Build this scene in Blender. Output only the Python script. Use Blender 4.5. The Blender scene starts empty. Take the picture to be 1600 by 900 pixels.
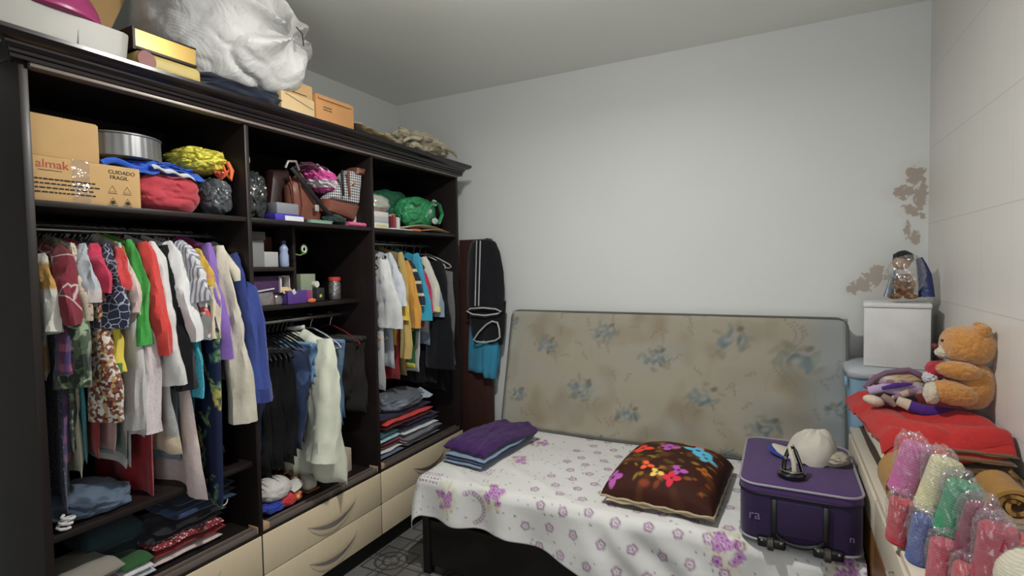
import bpy, bmesh, math, random
import numpy as np
from mathutils import Vector, noise, Euler
PI = math.pi
sc = bpy.context.scene
COL = sc.collection

# ------------------------------------------------------------------ camera
F, YAW, PITCH, ROLL, CH = 816.0, .4758, -.0413, -.0175, 1.5
cy_, sy_ = math.cos(YAW), math.sin(YAW); cp_, sp_ = math.cos(PITCH), math.sin(PITCH)
fw = Vector((-sy_*cp_, cy_*cp_, sp_)); rt0 = Vector((cy_, sy_, 0)); up0 = rt0.cross(fw)
rt = math.cos(ROLL)*rt0 + math.sin(ROLL)*up0
up = -math.sin(ROLL)*rt0 + math.cos(ROLL)*up0
cd = bpy.data.cameras.new('camera'); cam = bpy.data.objects.new('camera', cd); COL.objects.link(cam)
cd.sensor_width = 36.0; cd.lens = 36.0*F/1600; cd.clip_start = .02
from mathutils import Matrix
cam.matrix_world = Matrix(((rt.x, up.x, -fw.x, 0), (rt.y, up.y, -fw.y, 0), (rt.z, up.z, -fw.z, CH), (0, 0, 0, 1)))
sc.camera = cam
def P(px, py, ax, val):
    """the place in the room on the plane <ax>=val that a measured photo point belongs to"""
    d = fw + rt*((px-800)/F) - up*((py-450)/F)
    o = Vector((0, 0, CH)); i = 'XYZ'.index(ax)
    return o + d*((val-o[i])/d[i])
# ------------------------------------------------------------------ world, lamps, exposure
w = bpy.data.worlds.new('world'); sc.world = w; w.use_nodes = True
w.node_tree.nodes['Background'].inputs[0].default_value = (.75, .85, 1, 1)
w.node_tree.nodes['Background'].inputs[1].default_value = .0
sc.view_settings.view_transform = 'Standard'
sc.view_settings.look = 'None'
sc.view_settings.exposure = 0.0
sc.view_settings.gamma = 1.0
sc.view_settings.use_curve_mapping = False
LAMP = (-.82, 1.38, 2.54)
BULB_STRENGTH = 238.0      # the bulb itself glows: see the ceiling lamp below
ld = bpy.data.lights.new('led_bulb_downward_light', 'AREA'); ld.shape = 'DISK'; ld.size = .10; ld.energy = 27; ld.color = (1.0, .985, .95)
lo = bpy.data.objects.new('led_bulb_downward_light', ld); COL.objects.link(lo); lo.location = (LAMP[0], LAMP[1], LAMP[2]-.06)
ld2 = bpy.data.lights.new('rear_fill_light', 'AREA'); ld2.shape = 'RECTANGLE'; ld2.size = .8; ld2.size_y = 1.7; ld2.energy = 16; ld2.color = (.9, .95, 1.0)  # added fill behind the camera, not a real hallway source
lo2 = bpy.data.objects.new('rear_fill_light', ld2); COL.objects.link(lo2); lo2.location = (.05, -.78, 1.2); lo2.rotation_euler = (PI/2, 0, 0)

# ------------------------------------------------------------------ materials
def lin(c):
    return tuple(((v/255)/12.92 if v/255 <= .04045 else ((v/255+.055)/1.055)**2.4) for v in c)
def C(c, g=1.55):
    o = lin(c); lm = .3*o[0]+.6*o[1]+.1*o[2]; o = [(v*.9+lm*.1)*g*.68 for v in o]
    return tuple(v if v < .36 else .36+.27*math.tanh((v-.36)/.40) for v in o)
MC = {}
class NT:
    def __init__(s, name, rough=.8, spec=.3):
        s.m = bpy.data.materials.new(name); s.m.use_nodes = True
        s.t = s.m.node_tree; s.b = s.t.nodes['Principled BSDF']; s.b.inputs['Roughness'].default_value = rough
        s.b.inputs['Specular IOR Level'].default_value = spec
    def n(s, typ, **kw):
        o = s.t.nodes.new(typ)
        for k, v in kw.items():
            if k[0] == '_': o.inputs[int(k[1:])].default_value = v
            else: setattr(o, k, v)
        return o
    def l(s, a, b): s.t.links.new(a, b)
    def math(s, op, a, b=None, c=None):
        o = s.t.nodes.new('ShaderNodeMath'); o.operation = op
        for i, v in enumerate((a, b, c)):
            if v is None: continue
            if isinstance(v, (int, float)): o.inputs[i].default_value = v
            else: s.l(v, o.inputs[i])
        return o.outputs[0]
    def mix(s, f, a, b, mode='MIX'):
        o = s.t.nodes.new('ShaderNodeMix'); o.data_type = 'RGBA'; o.blend_type = mode
        for i, v in ((0, f), (6, a), (7, b)):
            if isinstance(v, (int, float)): o.inputs[i].default_value = v
            elif isinstance(v, tuple): o.inputs[i].default_value = (*v[:3], 1)
            else: s.l(v, o.inputs[i])
        return o.outputs[2]
    def co(s): return s.n('ShaderNodeTexCoord').outputs['Object']
    def noise(s, scale, detail=3, vec=None, dist=0):
        o = s.n('ShaderNodeTexNoise'); o.inputs['Scale'].default_value = scale; o.inputs['Detail'].default_value = detail
        o.inputs['Distortion'].default_value = dist
        s.l(vec if vec is not None else s.co(), o.inputs['Vector']); return o.outputs['Fac']
    def bump(s, h, st=.3, d=.01):
        o = s.n('ShaderNodeBump'); o.inputs['Strength'].default_value = st; o.inputs['Distance'].default_value = d
        s.l(h, o.inputs['Height']); s.l(o.outputs[0], s.b.inputs['Normal'])
    def gt(s, a, t, soft=.02):
        o = s.n('ShaderNodeMapRange'); o.inputs[1].default_value = t-soft; o.inputs[2].default_value = t+soft
        s.l(a, o.inputs[0]); return o.outputs[0]
    def out(s, c): 
        if isinstance(c, tuple): s.b.inputs['Base Color'].default_value = (*c[:3], 1)
        else: s.l(c, s.b.inputs['Base Color'])
def plain(name, c, rough=.6, spec=.4, metal=0, var=.0, bump=0, bscale=40, g=1.55, coat=0):
    if name in MC: return MC[name]
    t = NT(name, rough, spec); base = C(c, g)
    t.b.inputs['Metallic'].default_value = metal; t.b.inputs['Coat Weight'].default_value = coat
    if var: t.out(t.mix(t.noise(9, 4), tuple(v*(1-var) for v in base), tuple(min(.9, v*(1+var)) for v in base)))
    else: t.out(base)
    if bump: t.bump(t.noise(bscale, 4), bump)
    MC[name] = t.m; return t.m
def cloth(name, c, kind='plain', cols=(), scale=30, g=1.55, rough=.9, bump=.55, thr=.5, axis=2):
    if name in MC: return MC[name]
    t = NT(name, rough, .15); base = C(c, g); cols = [C(x, g) for x in cols]; co = t.co()
    cur = t.mix(t.noise(14, 3, co), tuple(v*.88 for v in base), tuple(min(.9, v*1.08) for v in base))
    sx = t.n('ShaderNodeSeparateXYZ'); t.l(co, sx.inputs[0])
    if kind == 'stripe':
        s_ = t.math('SINE', t.math('MULTIPLY', sx.outputs[axis], scale)); cur = t.mix(t.gt(s_, thr, .1), cur, cols[0])
        if len(cols) > 1: cur = t.mix(t.gt(t.math('SINE', t.math('MULTIPLY', sx.outputs[axis], scale*.5)), .85, .1), cur, cols[1])
    elif kind == 'plaid':
        a = t.math('SINE', t.math('MULTIPLY', sx.outputs[2], scale)); b = t.math('SINE', t.math('MULTIPLY', t.math('ADD', sx.outputs[0], sx.outputs[1]), scale))
        cur = t.mix(t.math('MULTIPLY', t.gt(a, .35, .15), .6), cur, cols[0]); cur = t.mix(t.math('MULTIPLY', t.gt(b, .35, .15), .6), cur, cols[-1])
    elif kind == 'check':
        a = t.gt(t.math('SINE', t.math('MULTIPLY', sx.outputs[2], scale)), 0, .1); b = t.gt(t.math('SINE', t.math('MULTIPLY', t.math('ADD', sx.outputs[0], sx.outputs[1]), scale)), 0, .1)
        cur = t.mix(t.math('MULTIPLY', t.math('ADD', a, b), .5), cur, cols[0])
    elif kind == 'blobs':
        for k, cc in enumerate(cols):
            m = t.n('ShaderNodeMapping'); m.inputs[1].default_value = (k*3.7, k*1.3, k*5.1); t.l(co, m.inputs[0])
            cur = t.mix(t.gt(t.noise(scale*(1+.3*k), 2, m.outputs[0], .6), thr, .03), cur, cc)
    elif kind == 'lines':
        v = t.n('ShaderNodeTexVoronoi', feature='DISTANCE_TO_EDGE'); v.inputs['Scale'].default_value = scale; t.l(co, v.inputs['Vector'])
        cur = t.mix(t.gt(v.outputs['Distance'], thr, .02), cols[0], cur)
    elif kind == 'dots':
        v = t.n('ShaderNodeTexVoronoi'); v.inputs['Scale'].default_value = scale; t.l(co, v.inputs['Vector'])
        cur = t.mix(t.gt(v.outputs['Distance'], thr, .05), cols[0], cur)
    elif kind == 'patch':
        v = t.n('ShaderNodeTexVoronoi'); v.inputs['Scale'].default_value = scale; t.l(co, v.inputs['Vector'])
        r = t.n('ShaderNodeValToRGB'); r.color_ramp.interpolation = 'CONSTANT'; els = [base]+cols
        while len(r.color_ramp.elements) < len(els): r.color_ramp.elements.new(.5)
        for i, e in enumerate(els): r.color_ramp.elements[i].position = i/len(els); r.color_ramp.elements[i].color = (*e, 1)
        ss = t.n('ShaderNodeSeparateColor'); t.l(v.outputs['Color'], ss.inputs[0]); t.l(ss.outputs[0], r.inputs[0]); cur = r.outputs[0]
    t.out(cur)
    t.b.inputs['Sheen Weight'].default_value = .15
    t.bump(t.math('ADD', t.noise(7, 3, co), t.math('MULTIPLY', t.noise(260, 2, co), .12)), bump, .02)
    MC[name] = t.m; return t.m
def plastic_film(name='clear_plastic_film', tint=(1, 1, 1), a=.16, g=.12, bs=22, bst=.8):
    if name in MC: return MC[name]
    t = NT(name); nt = t.t
    tr = t.n('ShaderNodeBsdfTransparent'); tr.inputs[0].default_value = (*tint, 1)
    gl = t.n('ShaderNodeBsdfGlossy'); gl.inputs['Roughness'].default_value = .2
    df = t.n('ShaderNodeBsdfDiffuse'); df.inputs[0].default_value = (.8, .8, .82, 1)
    m1 = t.n('ShaderNodeMixShader'); m1.inputs[0].default_value = a; t.l(tr.outputs[0], m1.inputs[1]); t.l(df.outputs[0], m1.inputs[2])
    m2 = t.n('ShaderNodeMixShader'); m2.inputs[0].default_value = g; t.l(m1.outputs[0], m2.inputs[1]); t.l(gl.outputs[0], m2.inputs[2])
    b = t.n('ShaderNodeBump'); b.inputs['Strength'].default_value = bst; b.inputs['Distance'].default_value = .02
    t.l(t.noise(bs, 3), b.inputs['Height']); t.l(b.outputs[0], gl.inputs['Normal'])
    t.l(m2.outputs[0], nt.nodes['Material Output'].inputs[0]); MC[name] = t.m; return t.m
def painted(name='painted_cloth', rough=.9, bump=.25):
    if name in MC: return MC[name]
    t = NT(name, rough, .12); a = t.n('ShaderNodeAttribute', attribute_name='print'); t.l(a.outputs['Color'], t.b.inputs['Base Color'])
    co = t.co(); t.bump(t.math('ADD', t.noise(6, 3, co), t.math('MULTIPLY', t.noise(300, 2, co), .1)), bump, .02)
    MC[name] = t.m; return t.m

# ------------------------------------------------------------------ mesh building
ORG = {}
class M:
    def __init__(s): s.v = []; s.f = []; s.mi = []; s.cur = 0; s.col = None
    def add(s, vs, fs):
        o = len(s.v); s.v += [tuple(v) for v in vs]; s.f += [tuple(i+o for i in f) for f in fs]; s.mi += [s.cur]*len(fs); return s
    def box(s, x0, x1, y0, y1, z0, z1, rot=0, bev=0.0, seg=2, tilt=None):
        bm = bmesh.new(); bmesh.ops.create_cube(bm, size=1)
        cx, cy, cz = (x0+x1)/2, (y0+y1)/2, (z0+z1)/2
        for v in bm.verts: v.co = Vector((v.co.x*(x1-x0), v.co.y*(y1-y0), v.co.z*(z1-z0)))
        if bev > 0: bmesh.ops.bevel(bm, geom=bm.edges[:], offset=min(bev, .45*min(x1-x0, y1-y0, z1-z0)), segments=seg, affect='EDGES', profile=.5)
        R = Euler(tilt if tilt else (0, 0, rot)).to_matrix()
        s.add([R @ v.co + Vector((cx, cy, cz)) for v in bm.verts], [[l.vert.index for l in f.loops] for f in bm.faces]) if not bm.verts.index_update() else None
        bm.free(); return s
    def lathe(s, c, prof, n=24, axis=(0, 0, 1), caps=True):
        q = Vector((0, 0, 1)).rotation_difference(Vector(axis).normalized()); vs = []; fs = []
        for r, z in prof:
            for k in range(n):
                a = 2*PI*k/n; vs.append(q @ Vector((r*math.cos(a), r*math.sin(a), z)) + Vector(c))
        for i in range(len(prof)-1):
            for k in range(n):
                a, b = i*n+k, i*n+(k+1) % n; fs.append((a, b, b+n, a+n))
        if caps: fs.append(tuple(range(n-1, -1, -1))); fs.append(tuple(range((len(prof)-1)*n, len(prof)*n)))
        return s.add(vs, fs)
    def tube(s, pts, rad, n=8, closed=False, ell=1.0, refv=None):
        pts = [Vector(p) for p in pts]; N = len(pts); rads = rad if isinstance(rad, (list, tuple)) else [rad]*N
        vs = []; fs = []; prev = Vector(refv) if refv else None
        for i, p in enumerate(pts):
            if closed: d = pts[(i+1) % N]-pts[i-1]
            else: d = pts[min(i+1, N-1)]-pts[max(i-1, 0)]
            if d.length < 1e-9: d = Vector((0, 0, 1))
            d.normalize()
            if prev is None: prev = Vector((0, 0, 1)) if abs(d.z) < .9 else Vector((1, 0, 0))
            u = prev - d*prev.dot(d)
            if u.length < 1e-6: u = d.orthogonal()
            u.normalize(); w_ = d.cross(u); prev = u
            r = rads[i]; ra, rb = (r if isinstance(r, tuple) else (r, r*ell))
            for k in range(n):
                a = 2*PI*k/n; vs.append(p + u*ra*math.cos(a) + w_*rb*math.sin(a))
        for i in range(N if closed else N-1):
            j = (i+1) % N
            for k in range(n): fs.append((i*n+k, i*n+(k+1) % n, j*n+(k+1) % n, j*n+k))
        if not closed: fs.append(tuple(range(n-1, -1, -1))); fs.append(tuple(range((N-1)*n, N*n)))
        return s.add(vs, fs)
    def blob(s, c, r, seed=0, amp=.1, freq=3.0, ridge=0.0, flat=None, sub=4, ex=2.0, rot=0, tilt=None):
        bm = bmesh.new(); bmesh.ops.create_icosphere(bm, subdivisions=sub, radius=1)
        R = Euler(tilt if tilt else (0, 0, rot)).to_matrix(); off = Vector((seed*7.3, seed*3.1, seed*1.7)); vs = []
        for v in bm.verts:
            d = v.co.normalized()
            if ex != 2.0:
                k = (abs(d.x)**ex+abs(d.y)**ex+abs(d.z)**ex)**(-1/ex)
            else: k = 1
            nz = noise.noise(d*freq+off) + .5*noise.noise(d*freq*2.3+off)
            h = k*(1+amp*nz)
            if ridge: h -= ridge*(max(0, .20-abs(noise.noise(d*freq*.9+off*2)))/.20)**2*.42; h -= ridge*.16*(max(0, .25-abs(noise.noise(d*freq*2.1+off*3)))/.25)**2; h += ridge*.06*noise.noise(d*freq*5+off)
            p = R @ Vector((d.x*h*r[0], d.y*h*r[1], d.z*h*r[2]))
            p += Vector(c)
            if flat is not None and p.z < flat: p.z = flat + (p.z-flat)*.04
            vs.append(p)
        bm.verts.index_update()
        s.add(vs, [[l.vert.index for l in f.loops] for f in bm.faces]); bm.free(); return s
    def grid(s, nu, nv, fn, closed_u=False):
        vs = [fn(i/(nu if closed_u else nu-1), j/(nv-1)) for j in range(nv) for i in range(nu)]; fs = []
        for j in range(nv-1):
            for i in range(nu if closed_u else nu-1):
                a, b = j*nu+i, j*nu+(i+1) % nu; fs.append((a, b, b+nu, a+nu))
        return s.add(vs, fs)
    def slab(s, nu, nv, fn, th, crown=6):
        """closed thick sheet: fn(u,v)->(point, normal dir); th(u,v) half thickness"""
        o = []; fs = []
        for sgn in (1, -1):
            for j in range(nv):
                for i in range(nu):
                    u, v = i/(nu-1), j/(nv-1); p, nn = fn(u, v)
                    e = min(u, 1-u)*crown; e2 = min(v, 1-v)*crown*1.5
                    k = math.sqrt(max(0, 1-(1-min(1, e))**2))*math.sqrt(max(.0, 1-(1-min(1, e2))**2))
                    o.append(Vector(p)+Vector(nn)*sgn*th*max(k, .03))
        n = nu*nv
        for j in range(nv-1):
            for i in range(nu-1):
                a = j*nu+i; fs.append((a, a+1, a+nu+1, a+nu)); fs.append((n+a, n+a+nu, n+a+nu+1, n+a+1))
        for i in range(nu-1):
            fs.append((i, n+i, n+i+1, i+1)); a = (nv-1)*nu+i; fs.append((a, a+1, n+a+1, n+a))
        for j in range(nv-1):
            a = j*nu; fs.append((a, a+nu, n+a+nu, n+a)); a += nu-1; fs.append((a, n+a, n+a+nu, a+nu))
        return s.add(o, fs)
    def wrinkle(s, amp=.005, fx=26, fz=8, start=0, seed=0):
        for i in range(start, len(s.v)):
            p = Vector(s.v[i]); q = Vector((p.x*fx, p.y*fx, p.z*fz+seed)); d = noise.noise_vector(q)+.5*noise.noise_vector(q*2.3)
            s.v[i] = (p.x+amp*d.x, p.y+amp*d.y, p.z+amp*.3*d.z)
        return s
    def build(s, name, mat, parent=None, smooth=True, ang=40, colors=None, org=None):
        vs = np.array(s.v, float)
        if parent is not None: o = ORG[parent]
        else: o = np.array(org if org else ((vs[:, 0].min()+vs[:, 0].max())/2, (vs[:, 1].min()+vs[:, 1].max())/2, vs[:, 2].min()))
        me = bpy.data.meshes.new(name); me.from_pydata((vs-o).tolist(), [], s.f)
        for m_ in (mat if isinstance(mat, (list, tuple)) else [mat]): me.materials.append(m_)
        if any(s.mi): me.polygons.foreach_set('material_index', s.mi)
        if colors is not None:
            a = me.color_attributes.new('print', 'FLOAT_COLOR', 'POINT'); cc = np.ones((len(s.v), 4)); cc[:, :3] = colors; a.data.foreach_set('color', cc.ravel())
        bm = bmesh.new(); bm.from_mesh(me); bmesh.ops.recalc_face_normals(bm, faces=bm.faces); bm.to_mesh(me); bm.free()
        if smooth:
            me.polygons.foreach_set('use_smooth', [True]*len(me.polygons))
            me.set_sharp_from_angle(angle=math.radians(ang))
        ob = bpy.data.objects.new(name, me); COL.objects.link(ob)
        if parent is not None: ob.parent = parent; ORG[ob] = o
        else: ob.location = tuple(o); ORG[ob] = o
        return ob
def tag(o, label, cat, group=None, kind=None):
    o['label'] = label; o['category'] = cat
    if group: o['group'] = group
    if kind: o['kind'] = kind
    return o
def thing(name, label, cat, loc, group=None):
    o = bpy.data.objects.new(name, None); COL.objects.link(o); o.empty_display_size = .05; o.location = loc
    ORG[o] = np.array(loc, float); return tag(o, label, cat, group)
def struct(name, m, mat, **k):
    o = m.build(name, mat, **k); o['kind'] = 'structure'; return o
def text(s, parent, name, mat, loc, size, rot, ext=.0004, align='LEFT', sx=1):
    cu = bpy.data.curves.new(name, 'FONT'); cu.body = s; cu.size = size; cu.extrude = ext; cu.align_x = align
    t = bpy.data.objects.new(name, cu); COL.objects.link(t)
    bpy.context.view_layer.update()
    me = bpy.data.meshes.new_from_object(t.evaluated_get(bpy.context.evaluated_depsgraph_get()))
    bpy.data.objects.remove(t); R = Euler(rot).to_matrix().to_4x4(); R.translation = Vector(loc)-Vector(ORG[parent])
    me.transform(R @ Matrix.Diagonal((sx, 1, 1, 1))); me.materials.clear(); me.materials.append(mat)
    ob = bpy.data.objects.new(name, me); COL.objects.link(ob); ob.parent = parent; ORG[ob] = ORG[parent]; return ob
def copy_tree(o, delta):
    c = o.copy(); COL.objects.link(c); c.location = Vector(o.location)+Vector(delta); ORG[c] = ORG[o]+np.array(delta)
    for ch in list(o.children):
        k = ch.copy(); COL.objects.link(k); k.parent = c; ORG[k] = ORG[c]
        for g in ch.children: q = g.copy(); COL.objects.link(q); q.parent = k; ORG[q] = ORG[c]
    return c
def rnd(seed): return random.Random(seed)
# ================================================================== ROOM
WR, WB, WL, WF, CZ = .628, 3.15, -2.57, -.85, 2.72
def wall_mat():
    t = NT('white_painted_plaster', .55, .3); co = t.co(); sx = t.n('ShaderNodeSeparateXYZ'); t.l(co, sx.inputs[0])
    base = t.mix(t.noise(1.2, 3, co), (.60, .615, .60), (.66, .675, .66))
    nz = t.noise(14, 5, co, .3); acc = None; soft = None
    for (x, z, rx, rz) in ((.575, 1.90, .042, .05), (.598, 1.80, .035, .085), (.535, 1.83, .05, .035), (.56, 1.74, .035, .03), (.548, 1.65, .014, .045), (.578, 1.60, .02, .035), (.42, 1.42, .05, .05), (.37, 1.375, .05, .035), (.32, 1.35, .025, .022)):
        dx = t.math('DIVIDE', t.math('SUBTRACT', sx.outputs[0], x), rx); dz = t.math('DIVIDE', t.math('SUBTRACT', sx.outputs[2], z), rz)
        d = t.math('SQRT', t.math('ADD', t.math('MULTIPLY', dx, dx), t.math('MULTIPLY', dz, dz)))
        m = t.math('SUBTRACT', 1.35, d); acc = m if acc is None else t.math('MAXIMUM', acc, m)
    sharp = t.gt(t.math('ADD', acc, t.math('MULTIPLY', t.noise(38, 4, co, .4), 2.6)), 1.75, .10)
    halo = t.gt(t.math('ADD', acc, t.math('MULTIPLY', nz, .8)), .25, .7)
    c = t.mix(t.math('MULTIPLY', halo, .35), base, (.50, .46, .41)); c = t.mix(t.math('MULTIPLY', sharp, .85), c, (.33, .265, .21))
    low = t.math('MULTIPLY', t.gt(sx.outputs[0], .38, .16), t.gt(t.math('MULTIPLY', sx.outputs[2], -1), -1.45, .25))
    c = t.mix(t.math('MULTIPLY', low, .6), c, (.44, .41, .38))
    t.out(c); t.bump(t.math('ADD', t.noise(5, 4, co), t.math('MULTIPLY', sharp, -.3)), .12, .01); return t.m
def tile_mat():
    t = NT('painted_over_wall_tiles', .35, .4); co = t.co(); sx = t.n('ShaderNodeSeparateXYZ'); t.l(co, sx.inputs[0])
    fz = t.math('ABSOLUTE', t.math('SUBTRACT', t.math('FRACT', t.math('DIVIDE', t.math('SUBTRACT', sx.outputs[2], 1.316-.177), .354)), .5))
    fy = t.math('ABSOLUTE', t.math('SUBTRACT', t.math('FRACT', t.math('DIVIDE', t.math('SUBTRACT', sx.outputs[1], 2.67-.135), .27)), .5))
    lz = t.math('LESS_THAN', fz, .006); ly = t.math('MULTIPLY', t.math('LESS_THAN', fy, .007), .45)
    g = t.math('MAXIMUM', lz, ly)
    base = t.mix(t.noise(1.7, 4, co), (.60, .58, .545), (.68, .66, .625))
    t.out(t.mix(t.math('MULTIPLY', g, .5), base, (.38, .37, .36))); t.bump(t.math('SUBTRACT', t.math('MULTIPLY', t.noise(4, 2, co), .6), g), .25, .006); return t.m
def floor_mat():
    t = NT('grey_patterned_floor_tiles', .3, .5); co = t.co(); sx = t.n('ShaderNodeSeparateXYZ'); t.l(co, sx.inputs[0])
    T = .42; FC = P(611, 876, 'Z', 0)
    def fr(o, sh): return t.math('SUBTRACT', t.math('FRACT', t.math('DIVIDE', t.math('ADD', o, sh), T)), .5)
    fx, fy = fr(sx.outputs[0], T*20.5-FC.x), fr(sx.outputs[1], T*20.5-FC.y)
    ax, ay = t.math('ABSOLUTE', fx), t.math('ABSOLUTE', fy)
    r = t.math('SQRT', t.math('ADD', t.math('MULTIPLY', fx, fx), t.math('MULTIPLY', fy, fy)))
    mx = t.math('MAXIMUM', ax, ay)
    grout = t.math('GREATER_THAN', mx, .487)
    ring = t.math('LESS_THAN', t.math('ABSOLUTE', t.math('SUBTRACT', r, .19)), .016)
    ring2 = t.math('LESS_THAN', t.math('ABSOLUTE', t.math('SUBTRACT', r, .10)), .014)
    sq = t.math('LESS_THAN', t.math('ABSOLUTE', t.math('SUBTRACT', mx, .25)), .014)
    st = t.math('LESS_THAN', t.math('ABSOLUTE', t.math('SUBTRACT', t.math('MINIMUM', ax, ay), .05)), .012)
    quad = t.math('GREATER_THAN', t.math('MULTIPLY', fx, fy), 0)
    base = t.mix(t.noise(6, 4, co), (.07, .067, .064), (.16, .155, .15)); base = t.mix(t.math('MULTIPLY', quad, .45), base, (.21, .205, .20))
    m = t.math('MAXIMUM', t.math('MAXIMUM', ring, ring2), t.math('MAXIMUM', sq, st))
    c = t.mix(t.math('MULTIPLY', m, .75), base, (.03, .03, .03)); t.out(t.mix(grout, c, (.045, .042, .04))); return t.m
Wm = wall_mat(); Z0 = (0, 0, 0)
struct('floor', M().box(WL-.1, WR+.1, WF-.1, WB+.1, -.1, 0), floor_mat(), smooth=False, org=Z0)
tc = NT('grey_gloss_ceiling_paint', .34, .5); tc.out(tc.mix(tc.noise(1.5, 3), (.77, .785, .735), (.81, .825, .775))); tc.bump(tc.noise(3, 2), .08, .01)
struct('ceiling', M().box(WL-.1, WR+.1, WF-.1, WB+.1, CZ, CZ+.1), tc.m, smooth=False, org=Z0)
struct('wall_back', M().box(WL-.1, WR+.1, WB, WB+.1, 0, CZ), Wm, smooth=False, org=Z0)
struct('wall_left', M().box(WL-.1, WL, WF-.1, WB, 0, CZ), Wm, smooth=False, org=Z0)
struct('wall_right', M().box(WR, WR+.1, WF-.1, WB, 0, CZ), tile_mat(), smooth=False, org=Z0)
struct('wall_front', M().box(WL, WR, WF-.1, WF, 0, CZ), Wm, smooth=False, org=Z0)
lt = thing('ceiling_lamp', 'bare round bulb hanging on a short cord from the grey ceiling', 'lamp', (LAMP[0], LAMP[1], LAMP[2]+.03))
bt = NT('glowing_bulb_glass', .4); bt.out((.9, .9, .88)); bt.b.inputs['Emission Color'].default_value = (1.0, .985, .945, 1); bt.b.inputs['Emission Strength'].default_value = BULB_STRENGTH
M().lathe((LAMP[0], LAMP[1], LAMP[2]), [(.004, -.055), (.028, -.046), (.045, -.018), (.046, .005), (.036, .035), (.022, .055)], 24).build('bulb', bt.m, lt)
WL_ = plain('white_lamp_plastic', (235, 235, 232), .4)
M().lathe((LAMP[0], LAMP[1], LAMP[2]+.056), [(.022, 0), (.024, .045), (.018, .05)], 24).build('socket', WL_, lt); M().tube([(LAMP[0], LAMP[1], LAMP[2]+.10), (LAMP[0], LAMP[1], CZ-.02)], .004, 8).build('cord', WL_, lt); M().lathe((LAMP[0], LAMP[1], CZ-.022), [(.05, 0), (.045, .02), (.02, .0215)], 24).build('ceiling_plate', WL_, lt)

# ================================================================== WARDROBE
def wood_mat(name, a, b, rough=.28, coat=.25):
    t = NT(name, rough, .45); co = t.co(); m = t.n('ShaderNodeMapping'); m.inputs[3].default_value = (14, 14, 1.6); t.l(co, m.inputs[0])
    t.out(t.mix(t.noise(3, 5, m.outputs[0], .4), a, b)); t.b.inputs['Specular IOR Level'].default_value = .3; t.b.inputs['Coat Weight'].default_value = coat; t.b.inputs['Coat Roughness'].default_value = .2
    t.bump(t.noise(60, 3, m.outputs[0]), .04, .002); return t.m
DARK = wood_mat('dark_wenge_laminate', (.006, .004, .004), (.017, .011, .010), .45, .04)
PANEL = wood_mat('reddish_brown_laminate', (.040, .018, .015), (.065, .030, .024), .4, .1)
BEIGE = wood_mat('cream_beige_laminate', (.54, .45, .31), (.58, .49, .345), .45, .06)
METAL = plain('brushed_nickel', (170, 160, 150), .42, .5, .55, g=1.6)
RAIL = plain('grey_aluminium_rail', (125, 112, 104), .42, .5, .35, g=1.2)
CHROME = plain('worn_chrome_tube', (190, 190, 190), .25, .5, .95, g=1.2)
XF, XB = -1.86, -2.38; Y0, Y1, Y2, Y3 = .70, 1.366, 2.069, 2.845
wd = thing('wardrobe', 'large dark brown open wardrobe with cream drawers along the left wall', 'wardrobe', (-2.12, 1.77, 0))
def side(y0, y1, n='side_panel', z0=.0, z1=2.10): M().box(XB, XF, y0, y1, z0, z1, bev=.002).build(n, DARK, wd)
side(Y0-.022, Y0); side(Y3, Y3+.022)
side(Y1-.009, Y1+.009, 'divider', .10, 2.10); side(Y2-.009, Y2+.009, 'divider', .10, 2.10)
M().box(XB-.012, XB, Y0-.022, Y3+.022, 0, 2.17).build('back_panel', DARK, wd)
M().box(XB, XF, Y0-.022, Y3+.022, 2.10, 2.157).build('top_board', DARK, wd)
def shelf(y0, y1, z, xf, th=.018, n='shelf'): M().box(XB, xf, y0+.009, y1-.009, z-th, z, bev=.002).build(n, DARK, wd)
ZS = 1.712; ZF = .455
for a, b in ((Y0-.009, Y1), (Y1, Y2), (Y2, Y3+.009)): shelf(a, b, ZS, XF-.005); shelf(a, b, ZF, -1.93, .02, 'bottom_board')
shelf(Y0-.009, Y1, .735, -1.885, .022); shelf(Y1, 1.665, 1.515, -1.95); shelf(Y1, Y2, 1.345, -1.957)
M().box(XB, -1.972, 1.660, 1.676, 1.345, ZS-.018, bev=.002).build('partition', DARK, wd)
# cornice: one moulded length with its right-hand return
prof = [(-1.90, 2.088), (-1.838, 2.088), (-1.836, 2.097), (-1.840, 2.099), (-1.834, 2.102), (-1.832, 2.110), (-1.836, 2.112), (-1.830, 2.115), (-1.824, 2.122), (-1.823, 2.128), (-1.818, 2.130), (-1.806, 2.135), (-1.797, 2.141), (-1.792, 2.147), (-1.792, 2.158), (-1.90, 2.158)]
m = M(); n = len(prof); pts = []
for st in range(3):
    for x, z in prof:
        o = x-(-1.86)
        pts.append((x, Y0-.022-max(0, o), z) if st == 0 else (x, Y3+.022+max(0, o), z) if st == 1 else (XB, Y3+.022+max(-.0, o), z))
fs = []
for s_ in range(2):
    for i in range(n): fs.append((s_*n+i, s_*n+(i+1) % n, (s_+1)*n+(i+1) % n, (s_+1)*n+i))
fs.append(tuple(range(n-1, -1, -1))); fs.append(tuple(range(2*n, 3*n)))
GLOSS = wood_mat('glossy_dark_moulding', (.006, .004, .005), (.014, .009, .009), .24, .35)
m.add(pts, fs).build('cornice', GLOSS, wd, ang=25)
for x0, z0 in ((-1.875, .436), (-1.902, .438)): M().box(x0-.004, x0+.004, Y0, Y3, z0, z0+.026, bev=.001).build('sliding_door_track', RAIL, wd)
M().box(-1.93, XF, Y0, Y3, .425, .440).build('track_board', DARK, wd)
for z in (2.076, ): M().box(-1.885, -1.845, Y0, Y3, z, z+.012, bev=.001).build('sliding_door_track', RAIL, wd)
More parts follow.
